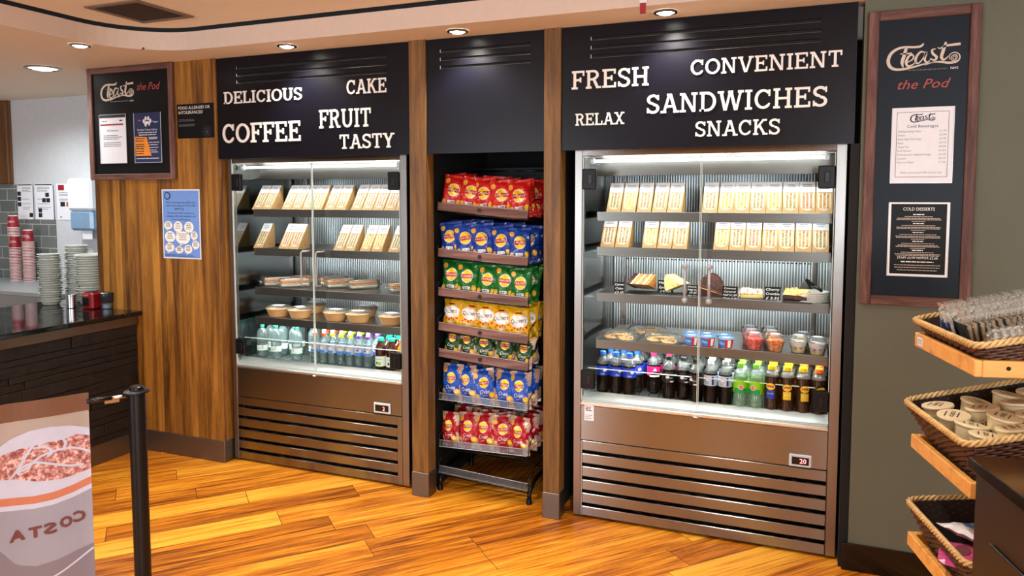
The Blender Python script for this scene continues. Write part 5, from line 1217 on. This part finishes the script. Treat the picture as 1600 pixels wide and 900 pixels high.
t = thing('napkin_box', 'small dark red box with a black window on the granite counter', 'dispenser', (-4.30, -0.055, 0.906), 0.12)
MB().box(-0.045, 0.045, -0.04, 0.04, 0, 0.108, 'machine_red', 0.010).build('box_body', t); MB().box(-0.034, 0.018, -0.0425, -0.039, 0.020, 0.078, 'black_gloss', 0.003).build('window', t); b = MB(); b.text('COSTA', -0.008, 0.086, 0.009, 'letter_white', wall(-0.0412)); b.build('lettering', t); MB().box(-0.03, 0.03, -0.028, 0.028, 0.106, 0.112, 'black_plastic', 0.004).build('lid', t)
# ================================================================== KITCHEN BEHIND THE COUNTER
struct(MB().box(-8.4, -5.825, 0.838, 0.850, 0.93, 1.44, 'grey_metro_tile').box(-8.4, -6.285, 0.838, 0.850, 1.44, 1.735, 'grey_metro_tile').build('tile_splashback'), 'grey brick tiles on the kitchen wall').name = 'wall_tiles'
t = thing('wall_cupboard', 'brown wood wall cupboard at the left edge of the kitchen', 'cupboard', (-6.75, 0.85, 1.738))
MB().box(-0.45, 0.43, -0.02, -0.001, 0, 0.71, 'dark_cupboard_wood', 0.003).build('side_panel', t)
MB().box(-0.45, 0.425, -0.045, -0.0205, 0.004, 0.70, 'dark_cupboard_wood', 0.004).build('door', t)
t = thing('kitchen_worktop', 'pale grey kitchen worktop with cups on it behind the granite counter', 'worktop', (-6.3, 0.84, 0))
MB().box(-1.2, 1.9-0.6, -0.60, -0.004, 0.895, 0.928, 'grey_worktop', 0.004).build('top', t); MB().box(-1.2, 1.3, -0.57, -0.01, 0.0, 0.894, 'grey_worktop', 0.004).build('front', t)
MB().box(-0.62, -0.26, -0.48, -0.12, 0.9275, 0.931, 'chrome', 0.001).build('sink', t)
# takeaway cups
def cup():
    t = thing('paper_cup', 'x', 'cup')
    MB().lathe([(0.034, 0.0), (0.034, -0.001), (0.030, 0.0)], 'cup_white', 4)  # (unused helper ring)
    b = MB(); b.lathe([(0.0445, 0.0), (0.0455, 0.002), (0.0445, 0.005), (0.0435, 0.005), (0.0415, 0.030), (0.0355, 0.098), (0.031, 0.104), (0.0001, 0.104)], ['cup_white', 'cup_white', 'cup_white', 'cup_red', 'cup_red', 'cup_white', 'cup_white'], 24, cap=False); b.build('cup_body', t)
    b = MB(); f = lambda u, v: ((0.0440-v*0.085)*math.sin(u), -(0.0440-v*0.085)*math.cos(u), v)
    b.text('COSTA', 0.25, 0.052, 0.018, 'cup_white', lambda u, v: f(0.25+(0.052-v)/0.05, 0.055+(u-0.25)*0.05 if False else 0.050+(u-0.25)*0.0), width=0.5) if False else b.text('COSTA', 0, 0.045, 0.016, 'cup_white', f, width=1.2)
    b.fan(-0.9, 0.05, 0.16, 0.012, 'ink_orange', f, 10); b.build('print', t); return Kind(t)
CU = cup()
def cupstack(x, y, z, n_, nm):
    for i in range(n_): CU.put((x+random.uniform(-0.001, 0.001), y, z+i*0.0125), (0, 0, 0.6+random.uniform(-0.1, 0.1)), 'upside down red and white cup, %s, %s' % (nm, 'topmost' if i == n_-1 else ordn(i)+' from bottom'), 'upside down paper cups in the '+nm)
    return z+n_*0.0125
cupstack(-6.155, 0.72, 0.929, 23, 'lower left tall stack'); cupstack(-6.165, 0.72, 0.929+22*0.0125+0.106, 6, 'upper left tall stack')
cupstack(-6.02, 0.74, 0.929, 27, 'shorter stack beside the tiles')
t = thing('syrup_bottle', 'dark bottle with black lid on the kitchen worktop at the left edge', 'bottle', (-6.56, 0.72, 0.929)); MB().lathe([(0.036, 0), (0.04, 0.004), (0.04, 0.12), (0.03, 0.15)], 'cola_liquid', 20).build('body', t); MB().lathe([(0.033, 0.148), (0.036, 0.155), (0.034, 0.185), (0.02, 0.19)], 'black_plastic', 18).build('lid', t)
t = thing('syrup_bottle', 'second dark bottle behind the one at the left edge', 'bottle', (-6.62, 0.60, 0.929)); MB().lathe([(0.036, 0), (0.04, 0.004), (0.04, 0.14), (0.02, 0.18)], 'pot_cream', 20).build('body', t); MB().lathe([(0.022, 0.178), (0.022, 0.20), (0.012, 0.22)], 'black_plastic', 18).build('pump', t)
# notices on the kitchen wall
for i, (x0, x1, lab) in enumerate(((-6.265, -6.075, 'leftmost paper notice with dark pictures on the kitchen wall'), (-6.045, -5.83, 'middle paper notice with dark pictures on the kitchen wall'), (-5.805, -5.597, 'rightmost white notice with a red brown block on the kitchen wall'))):
    y = 0.836 if i == 0 else (0.836 if i == 1 else 0.849)
    cx = (x0+x1)/2; t = thing('wall_notice', lab, 'notice', (cx, y, 1.44), 0, 'notices on the kitchen wall'); w = (x1-x0)/2
    MB().box(-w, w, -0.003, -0.0005, 0, 0.30, 'paper_white').build('sheet', t); f = wall(-0.0036); b = MB()
    if i < 2:
        b.rect(-w+0.005, w-0.005, 0.288, 0.296, 'ink_black', f)
        for q in ([(-0.07, 0.20), (-0.07, 0.155), (-0.07, 0.11), (0.07, 0.02)] if i == 0 else [(0.04, 0.19), (0.0, 0.145), (-0.05, 0.06), (-0.05, 0.02), (0.05, 0.145)]): b.rect(q[0]-0.022, q[0]+0.022, q[1], q[1]+0.035, 'ink_black', f)
        b.lines(-0.03 if i == 0 else -0.08, 0.08, [0.27, 0.26, 0.245, 0.235, 0.17, 0.13, 0.10, 0.085], 0.004, 'ink_grey', f)
    else:
        b.rect(-0.08, -0.01, 0.245, 0.290, 'ink_red', f); b.rect(0.045, 0.085, 0.245, 0.290, 'ink_black', f); b.rect(-0.06, -0.005, 0.11, 0.15, 'ink_black', f); b.rect(0.01, 0.06, 0.11, 0.15, 'pot_brown', f); b.lines(-0.07, 0.07, [0.225, 0.21, 0.20, 0.17, 0.16], 0.004, 'ink_grey', f); b.rect(-0.07, -0.045, 0.02, 0.027, 'ink_red', f)
    b.build('print', t)
t = thing('towel_dispenser', 'white wall dispenser with blue grey lower window beside the wood panel', 'dispenser', (-5.40, 0.849, 1.36))
MB().box(-0.135, 0.135, -0.12, 0, 0.16, 0.42, 'white_plastic', 0.02).build('cover', t); MB().box(-0.125, 0.125, -0.11, 0, 0.0, 0.165, 'blue_translucent', 0.02).build('window', t); MB().box(-0.02, 0.09, -0.08, -0.076, -0.07, 0.004, 'paper_white', 0.001).build('paper_tongue', t)

# ================================================================== STANCHION AND BANNER
t = thing('barrier_post', 'black round barrier post with a flat top disc in the left foreground', 'barrier post', (-2.048, -1.682, 0))
MB().lathe([(0.15, 0), (0.15, 0.008), (0.135, 0.014), (0.04, 0.020), (0.027, 0.03)], 'black_metal', 36).build('base', t)
MB().lathe([(0.0262, 0.02), (0.0262, 0.985)], 'black_plastic', 28).build('post', t)
MB().lathe([(0.030, 0.982), (0.040, 0.986), (0.040, 0.990), (0.024, 0.994), (0.0001, 0.994)], 'black_metal', 32, cap=False).lathe([(0.022, 0.994), (0.022, 1.004), (0.018, 1.007), (0.0001, 1.007)], 'black_metal', 24, cap=False).build('top_disc', t)
ang = math.atan2(-0.866, -0.5)
t = thing('barrier_banner', 'cafe banner with a coffee cup picture and mirrored COSTA lettering hung beside the barrier post', 'banner', (-2.048, -1.682, 0), ang)
b = MB(); b.tube([(0.030, 0, 0.978), (0.075, 0, 0.979)], 0.0055, 'chrome', 10).tube([(0.075, 0, 0.979), (0.145, 0, 0.979)], 0.0075, 'black_metal', 10); b.box(0.052, 0.095, -0.004, 0.004, 0.962, 0.974, 'pot_brown', 0.001); b.build('rail', t)
# banner hangs from u=0.14 leftwards; its visible face looks at local +y... 
WB = 1.35
def bw(u, z): return 0.006*math.sin(u*16+0.6)*(1 if z < 0.9 else 0.3)+0.004*math.sin(u*31)
def BN(e): return lambda u, v: (u, -0.0 + bw(u, v) + e, v)
b = MB(); E_ = 0.0
sd = +1
def BF(k): return BN(sd*0.0009*k)
b.rect(0.14, WB, 0.10, 1.002, 'banner_cream', BN(0), 90, 40); b.build('cloth', t)
b = MB(); b.rect(0.139, WB, 0.950, 1.006, 'banner_brown', BF(1), 60, 3); b.rect(0.139, WB, 0.950, 1.006, 'banner_brown', BF(-1), 60, 3); b.rect(0.139, WB, 1.0055, 1.0065, 'banner_brown', lambda u, v: (u, bw(u, 1)+(v-1.006)*3, 1.0065), 60, 1); b.build('top_hem', t)
# printed cup, clipped at the banner edge
def clip(P): return [(max(0.142, u), v) for u, v in P]
cu_, cw = 0.36, 0.30   # cup centre and half width on the banner
def ell(cx, cz, rx, rz, n_=40, a0=0, a1=2*PI): return [(cx+rx*math.cos(a0+(a1-a0)*i/n_), cz+rz*math.sin(a0+(a1-a0)*i/n_)) for i in range(n_+1)]
def region(b, top, bot, u0, u1, m, f, n_=36, k=4):
    vs = []; fs = []
    for i in range(n_+1):
        u = u0+(u1-u0)*i/n_
        for j in range(k+1): vs.append(f(u, bot(u)+(top(u)-bot(u))*j/k))
    for i in range(n_):
        for j in range(k): fs.append((i*(k+1)+j, i*(k+1)+j+1, (i+1)*(k+1)+j+1, (i+1)*(k+1)+j))
    b.add(vs, fs, m)
def lin(*P):
    def g(u):
        for (a, c), (d, e) in zip(P, P[1:]):
            if u <= d: return c+(e-c)*(u-a)/(d-a) if u >= a else c
        return P[-1][1]
    return g
U0, U1 = 0.1405, 0.62
b = MB()
rim = lin((0.14, 0.893), (0.19, 0.910), (0.25, 0.918), (0.30, 0.914), (0.35, 0.898), (0.40, 0.865), (0.50, 0.80), (0.62, 0.74))
bandt = lin((0.14, 0.735), (0.19, 0.718), (0.243, 0.708), (0.30, 0.707), (0.36, 0.716), (0.45, 0.735), (0.62, 0.74))
bandb = lambda u: bandt(u)-0.024; whb = lambda u: bandt(u)-0.040
region(b, rim, whb, U0, U1, 'banner_white', BF(1.2)); region(b, bandt, bandb, U0, U1, 'banner_stripe', BF(2)); b.build('printed_rim', t)
b = MB(); cb = lin((0.14, 0.515), (0.18, 0.505), (0.24, 0.489), (0.30, 0.484), (0.35, 0.503), (0.40, 0.575), (0.46, 0.62), (0.62, 0.735))
region(b, whb, cb, U0, U1, 'banner_cup', BF(1.2)); b.build('printed_cup', t)
b = MB(); ft = lin((0.14, 0.868), (0.18, 0.880), (0.22, 0.878), (0.27, 0.866), (0.33, 0.862), (0.38, 0.852), (0.44, 0.83), (0.5, 0.80)); fb = lin((0.14, 0.762), (0.18, 0.748), (0.23, 0.745), (0.29, 0.752), (0.34, 0.770), (0.40, 0.782), (0.5, 0.798))
region(b, ft, fb, U0, 0.5, 'bean_foam', BF(2.2)); b.build('printed_foam', t)
b = MB(); F_ = BF(3)
for P in ([(0.36, 0.772), (0.335, 0.800), (0.318, 0.830), (0.300, 0.858), (0.290, 0.868)], [(0.345, 0.790), (0.31, 0.80), (0.28, 0.826), (0.24, 0.838), (0.19, 0.838), (0.142, 0.818)], [(0.335, 0.782), (0.325, 0.803), (0.29, 0.812), (0.25, 0.800), (0.20, 0.782), (0.16, 0.778)], [(0.295, 0.858), (0.262, 0.855), (0.245, 0.838), (0.258, 0.824)],
          [(0.225, 0.878), (0.208, 0.862), (0.212, 0.842)], [(0.44, 0.79), (0.42, 0.82), (0.38, 0.845)]): b.stroke(P, [0.004, 0.008, 0.008, 0.007, 0.005][:len(P)] if len(P) <= 5 else 0.007, 'banner_white', F_, 8)
b.build('printed_leaf', t)
b = MB()
for ch, u, z, r in (('C', 0.178, 0.600, 0.12), ('O', 0.215, 0.592, 0.05), ('S', 0.259, 0.583, 0.0), ('T', 0.298, 0.581, -0.05), ('A', 0.345, 0.583, -0.10)):
    for q_, (da, db) in enumerate(((0, 0), (0.0026, 0), (-0.0026, 0), (0, 0.0022), (0, -0.0022), (0.0018, 0.0016), (-0.0018, -0.0016), (0.0018, -0.0016), (-0.0018, 0.0016))): b.text(ch, u+da, z-0.004+db, 0.032, 'banner_ink', BN(sd*(0.0024+0.00012*q_)), width=0.031 if ch != 'A' else 0.036, mirror=False)
b.build('lettering', t)
b = MB(); region(b, lambda u: cb(u)-0.002, lambda u: 0.10, U0, U1, 'banner_shade', BF(0.8)); b.stroke([(0.142, 0.498), (0.20, 0.462), (0.26, 0.435), (0.36, 0.418), (0.5, 0.42)], 0.006, 'banner_white', BF(2), 8); b.build('printed_saucer', t)

# ================================================================== BASKET STAND
NX, NY = 0.391, -1.385; UA = math.atan2(0.975, -0.221)   # local x runs along the lip away from the camera
def stand_pt(u, v, z): return (NX+u*(-0.221)+v*0.975, NY+u*0.975+v*0.221, z)
t = thing('basket_stand', 'wooden tiered display stand with pine shelf fronts at the right edge', 'stand', (NX, NY, 0), UA)
# local frame: +x = along lip (away), +y = towards the room, so the stand body is at -y
LZ = [1.234, 0.928, 0.629]; LL = 0.385
for z in LZ:
    b = MB(); b.box(0.0, LL, -0.018, 0.0, z-0.042, z, 'pine_shelf', 0.003); lip = b.build('shelf_front', t)
    b = MB(); b.box(0.0, 0.018, -0.42, -0.018, z-0.042, z, 'pine_shelf', 0.002); b.build('side_rail', t); b = MB(); b.box(LL-0.018, LL, -0.42, -0.018, z-0.042, z, 'pine_shelf', 0.002); b.build('side_rail', t)
    MB().box(0.018, LL-0.018, -0.42, -0.018, z-0.040, z-0.030, 'pine_shelf').build('shelf_board', t)
    MB().tube([(-0.002, -0.075, z-0.018), (0.002, -0.075, z-0.018)], 0.005, 'black_metal', 10).build('screw', t)
for x in (0.0, LL-0.03):
    MB().box(x, x+0.03, -0.47, -0.42, 0, 1.45, 'pine_shelf', 0.003).build('upright', t)
    MB().box(x, x+0.03, -0.42, -0.10, 0.0, 0.05, 'pine_shelf', 0.003).build('foot', t)
MB().box(0.005, 0.0055+0.0, -0.01, -0.009, LZ[0]-0.03, LZ[0]-0.02, 'paper_white')
t = tag(MB().box(-0.018, 0.018, 0, 0.001, -0.012, 0.012, 'paper_white').lines(-0.014, 0.014, [-0.006, 0.0, 0.005], 0.002, 'ink_grey', wall(0.0016)).build('price_label'), 'small white label on the top pine shelf front of the basket stand', 'label')
t.location = stand_pt(LL-0.045, -0.0005, 1.213); t.rotation_euler = (0, 0, UA)
def basket(name_label, z, Lh, W, Hh, tilt, seed):
    """woven basket; local x along the lip, y back into the stand (negative), tilted so the back rises"""
    t = thing('wicker_basket', name_label, 'basket', stand_pt(-0.004, 0.012, z))
    t.rotation_euler = (Matrix.Rotation(UA, 3, 'Z') @ Matrix.Rotation(-tilt, 3, 'X')).to_euler()
    x0, x1, y0, y1 = 0.030, Lh-0.034, -W, -0.036
    def ring(s_, out, n_=150, wav=0, amp=0, ph=0, zz=0):
        fl = 0.040*s_+out; P = []
        a0, a1, b0, b1 = x0-fl, x1+fl, y0-fl, y1+fl; r = 0.03
        cs = [(a1-r, b1-r, 0), (a0+r, b1-r, PI/2), (a0+r, b0+r, PI), (a1-r, b0+r, 1.5*PI)]
        base = []
        for k in range(4):
            cx, cy, a = cs[k]
            for i in range(5): base.append((cx+r*math.cos(a+PI/2*i/4), cy+r*math.sin(a+PI/2*i/4)))
        base.append(base[0]); seg = [math.dist(base[i], base[i+1]) for i in range(len(base)-1)]; tot = sum(seg)
        i = 0; acc = 0
        for k in range(n_):
            d = tot*k/n_
            while acc+seg[i] < d: acc += seg[i]; i += 1
            f = (d-acc)/seg[i]; px = base[i][0]+(base[i+1][0]-base[i][0])*f; py = base[i][1]+(base[i+1][1]-base[i][1])*f
            dx, dy = base[i+1][0]-base[i][0], base[i+1][1]-base[i][1]; l = math.hypot(dx, dy)
            o_ = amp*math.sin(2*PI*wav*k/n_+ph); P.append((px+dy/l*o_, py-dx/l*o_, zz))
        return P
    b = MB(); n_ = int(Hh/0.0078); st = 40
    for k in range(n_):
        s_ = (k+0.5)/n_; b.tube(ring(s_, 0, 200, st, 0.0042, PI*(k % 2)+0.3*math.sin(k*1.7), Hh*s_), 0.0042, 'wicker_brown', 5, True)
    b.build('woven_side', t)
    b = MB(); A = ring(0, 0, st*2, zz=0.0); Bq = ring(1, 0, st*2, zz=Hh)
    for k in range(0, st*2, 2): b.tube([A[k], Bq[k]], 0.0035, 'wicker_brown', 5)
    b.build('stake', t)
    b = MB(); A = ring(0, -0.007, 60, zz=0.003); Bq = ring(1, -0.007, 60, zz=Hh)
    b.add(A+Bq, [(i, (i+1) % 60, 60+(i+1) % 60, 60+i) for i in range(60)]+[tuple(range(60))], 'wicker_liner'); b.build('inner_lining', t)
    b = MB()
    for k in range(3): 
        P = ring(1, 0, 220); P = [(x+0, y, Hh+0.004+0.006*math.sin(2*PI*(i*34/220)+k*2.1)) for i, (x, y, _) in enumerate(P)]
        Q = ring(1, 0.0, 220, 34, 0.005, k*2.1+PI/2); b.tube([(q[0], q[1], p[2]) for p, q in zip(P, Q)], 0.0042, 'wicker_tan', 6, True)
    b.build('rim', t)
    def P_(u, v, h): return t_mat @ Vector((u, -v, h))
    t_mat = Matrix.Translation(stand_pt(-0.004, 0.012, z)) @ (Matrix.Rotation(UA, 4, 'Z') @ Matrix.Rotation(-tilt, 4, 'X'))
    return t, P_, t_mat
bk1, P1, T1 = basket('shallow wicker basket of wrapped biscuits on the top shelf of the stand', LZ[0]-0.028, LL+0.008, 0.36, 0.062, 0.20, 1)
bk2, P2, T2 = basket('deep wicker basket of porridge pots on the middle shelf of the stand', LZ[1]-0.028, LL+0.008, 0.36, 0.125, 0.22, 2)
bk3, P3, T3 = basket('deep wicker basket of snack bags on the lowest visible shelf of the stand', LZ[2]-0.028, LL+0.008, 0.36, 0.118, 0.10, 3)
def eul(T, extra=Matrix.Identity(4)): return (T @ extra).to_euler()
# wrapped biscuits standing on edge in two rows
def biscuit(mat_a, mat_b, w, h, nm):
    t = thing(nm, 'x', 'biscuit')
    b = MB(); b.box(-0.0066, 0.0022, -w/2, w/2, 0, h, mat_a, 0.003); b.build('biscuit_slab', t)
    b = MB(); b.box(0.0024, 0.0068, -w/2, w/2, 0.001, h-0.001, mat_b, 0.001); b.build('dark_edge', t)
    b = MB(); vs = []; n_ = 9; rnd = random.Random(nm)
    for j in range(4):
        for i in range(n_): vs.append((rnd.uniform(-0.006, 0.006)+0.001, -w*0.62+w*1.24*i/(n_-1), h-0.002+0.011*j+rnd.uniform(-0.003, 0.004)))
    b.add(vs, [(j*n_+i, j*n_+i+1, (j+1)*n_+i+1, (j+1)*n_+i) for j in range(3) for i in range(n_-1)], 'film_crinkle')
    b.box(-0.0072, 0.0073, -w/2-0.003, w/2+0.003, -0.001, h+0.002, 'clear_film', 0.001); b.build('wrapper', t)
    return Kind(t)
B1 = biscuit('kraft_card', 'black_gloss', 0.075, 0.078, 'wrapped_shortbread'); B2 = biscuit('cookie_dough', 'cake_carrot', 0.060, 0.046, 'wrapped_cookie')
assert True
Rz = Matrix.Rotation(PI/2, 4, 'Z')
for i in range(20):
    for r, (u, nm) in enumerate(((0.185, 'near tall row'), (0.285, 'far tall row'))):
        B1.put(P1(u, 0.050+i*0.0150, 0.006), eul(T1, Rz @ Matrix.Rotation(random.uniform(-0.06, 0.06), 4, 'Z') @ Matrix.Rotation(random.uniform(-0.05, 0.05), 4, 'Y')), 'tall tan and black wrapped shortbread, %s, %s from shelf front' % (nm, ordn(i)), 'tall wrapped shortbreads in the top basket')
for i in range(16):
    B2.put(P1(0.075, 0.055+i*0.0180, 0.006), eul(T1, Rz @ Matrix.Rotation(random.uniform(-0.08, 0.08), 4, 'Z') @ Matrix.Rotation(-0.25+random.uniform(-0.05, 0.05), 4, 'Y')), 'small orange brown wrapped cookie, low row, %s from shelf front' % ordn(i), 'small wrapped cookies in the top basket')
# crinkled clear bag at the far front corner with a dark blue pack
t = thing('clear_gift_bag', 'crinkled clear bag with a dark blue pack at the front of the top basket', 'bag', P1(0.285, 0.0, 0.004)); t.location = P1(0.24, 0.030, 0.004); t.rotation_euler = eul(T1)
MB().box(-0.028, 0.028, -0.008, 0.006, 0.006, 0.078, 'ink_navy', 0.004).build('blue_pack', t)
b = MB(); rnd = random.Random(2); n_ = 12
for s_ in (-1, 1):
    vs = []
    for j in range(9):
        for i in range(n_): 
            k = 1-0.45*(j/8)**2; vs.append(((-0.055+0.11*i/(n_-1))*k+rnd.uniform(-0.003, 0.003), s_*0.012*(1-abs(i/(n_-1)*2-1))*(1-j/10)+rnd.uniform(-0.003, 0.003), 0.003+0.0125*j+rnd.uniform(-0.002, 0.002)))
    b.add(vs, [(j*n_+i, j*n_+i+1, (j+1)*n_+i+1, (j+1)*n_+i) for j in range(8) for i in range(n_-1)], 'film_crinkle')
b.build('film', t)
# porridge pots
def pot():
    t = thing('porridge_pot', 'x', 'pot'); R = 0.040
    b = MB(); b.lathe([(R*0.76, 0), (R*0.78, 0.002), (R*0.95, 0.060), (R*1.0, 0.064)], ['pot_brown', 'pot_cream', 'pot_brown'], 26); b.build('pot_body', t)
    b = MB(); f = lambda u, v: ((R*0.785+v*R*0.155/0.06)*math.sin(u), -(R*0.785+v*R*0.155/0.06)*math.cos(u), v)
    b.text('Oats', 0.3, 0.026, 0.017, 'ink_black', f, width=0.95); b.rect(1.5, 2.3, 0.008, 0.050, 'foil_white', f, 5, 1); b.lines(1.55, 2.2, [0.012, 0.02, 0.028, 0.036, 0.044], 0.003, 'ink_grey', lambda u, v: f(u, v)); b.text('St', -1.4, 0.022, 0.02, 'ink_black', f, width=0.5); b.build('print', t)
    b = MB(); b.lathe([(R*1.02, 0.062), (R*1.04, 0.066), (R*1.0, 0.069), (0.0001, 0.0695)], 'pot_cream', 30, cap=False); b.text('moma', 0, -0.002, 0.016, 'ink_black', lambda u, v: (u, v, 0.0702), width=0.042) if False else b.text('oats', 0, -0.002, 0.016, 'ink_black', lambda u, v: (u, v, 0.0704), width=0.040)
    b.lines(-0.02, 0.02, [-0.012, 0.018], 0.003, 'ink_black', lambda u, v: (u, v, 0.0704)); b.build('lid', t); return Kind(t)
PT = pot(); rs = random.Random(21)
us = [0.052, 0.137, 0.222, 0.307]
for c in range(4):
    for r, u in enumerate(us):
        v = 0.052+0.085*c; h = 0.058+rs.uniform(-0.003, 0.008)
        PT.put(P2(u+(0.010 if c % 2 else 0), v, h), eul(T2, Matrix.Rotation(0.25+rs.uniform(-0.2, 0.2), 4, 'X') @ Matrix.Rotation(rs.uniform(-0.10, 0.10), 4, 'Y') @ Matrix.Rotation(rs.uniform(-0.6, 0.6)-0.4, 4, 'Z')),
               'cream lidded porridge pot, %s row from the shelf front, %s from near end' % (ORD[c], ORD[r]), 'porridge pots in the middle basket')
# lower layer of pots that the top layer stands on
for c in range(2):
    for r, u in enumerate(us):
        PT.put(P2(u, 0.060+0.085*c*2, -0.0+0.006), eul(T2), 'porridge pot in the lower layer of the basket, %s from near end, %s' % (ORD[r], 'front' if c == 0 else 'back'), 'porridge pots in the middle basket', 0.62)
# snack bags in the lowest basket
def snack(mat, u, v, h, lab, rx, rz, lett):
    t = thing('snack_bag', lab, 'snack bag', P3(u, v, h)); t.rotation_euler = eul(T3, Matrix.Rotation(rz, 4, 'Z') @ Matrix.Rotation(rx, 4, 'X'))
    b = MB(); nx, ny = 10, 10
    for s_ in (-1, 1):
        vs = [((-0.07+0.14*i/nx), -0.085+0.17*j/ny, s_*0.020*max(0, 1-(2*i/nx-1)**2)**0.6*max(0, 1-(2*j/ny-1)**2)**0.6+0.002*math.sin(i*2+j*1.3)) for j in range(ny+1) for i in range(nx+1)]
        b.add(vs, [(j*(nx+1)+i, j*(nx+1)+i+1, (j+1)*(nx+1)+i+1, (j+1)*(nx+1)+i) for j in range(ny) for i in range(nx)], mat)
    b.build('bag', t); b = MB(); f = lambda x, y: (x, y, 0.0225-((x/0.07)**2+(y/0.085)**2)*0.012)
    b.fan(0.0, 0.03, 0.030, 0.018, 'label_sky' if lett else 'banner_ink', f, 14, 2); b.fan(0.02, -0.02, 0.022, 0.02, 'cap_teal' if lett else 'snack_pink', f, 12, 2); b.build('print', t)
snack('foil_white', 0.235, 0.13, 0.085, 'white snack bag with blue oval lying on top in the lowest basket', 0.3, 0.5, True)
snack('snack_pink', 0.14, 0.075, 0.060, 'pink snack bag lying below the white one in the lowest basket', 0.15, -0.4, False)
snack('kraft_foil', 0.06, 0.17, 0.060, 'tan snack bag at the near end of the lowest basket', 0.2, 0.9, False)
# ================================================================== DARK CABINET IN THE FOREGROUND
t = thing('dark_cabinet', 'dark brown cabinet with a polished black top in the right foreground', 'cabinet', (0.339, -1.629, 0), UA)
MB().box(-1.0, 0.0, -0.75, 0.0, 1.045, 1.070, 'black_gloss', 0.002).build('top', t)
MB().box(-0.99, -0.012, -0.74, -0.012, 0.0, 1.045, 'cabinet_brown', 0.003).build('body', t)
b = MB()
for q in ((-0.92, -0.10, 0.10, 0.92),): b.box(q[0], q[1], -0.013, -0.006, q[2], q[3], 'cabinet_brown', 0.003)
b.build('side_panel', t)
MB().tube([(-0.92, -0.005, 0.922), (-0.10, -0.005, 0.922)], 0.0012, 'stainless_frame', 4).build('panel_edge', t)
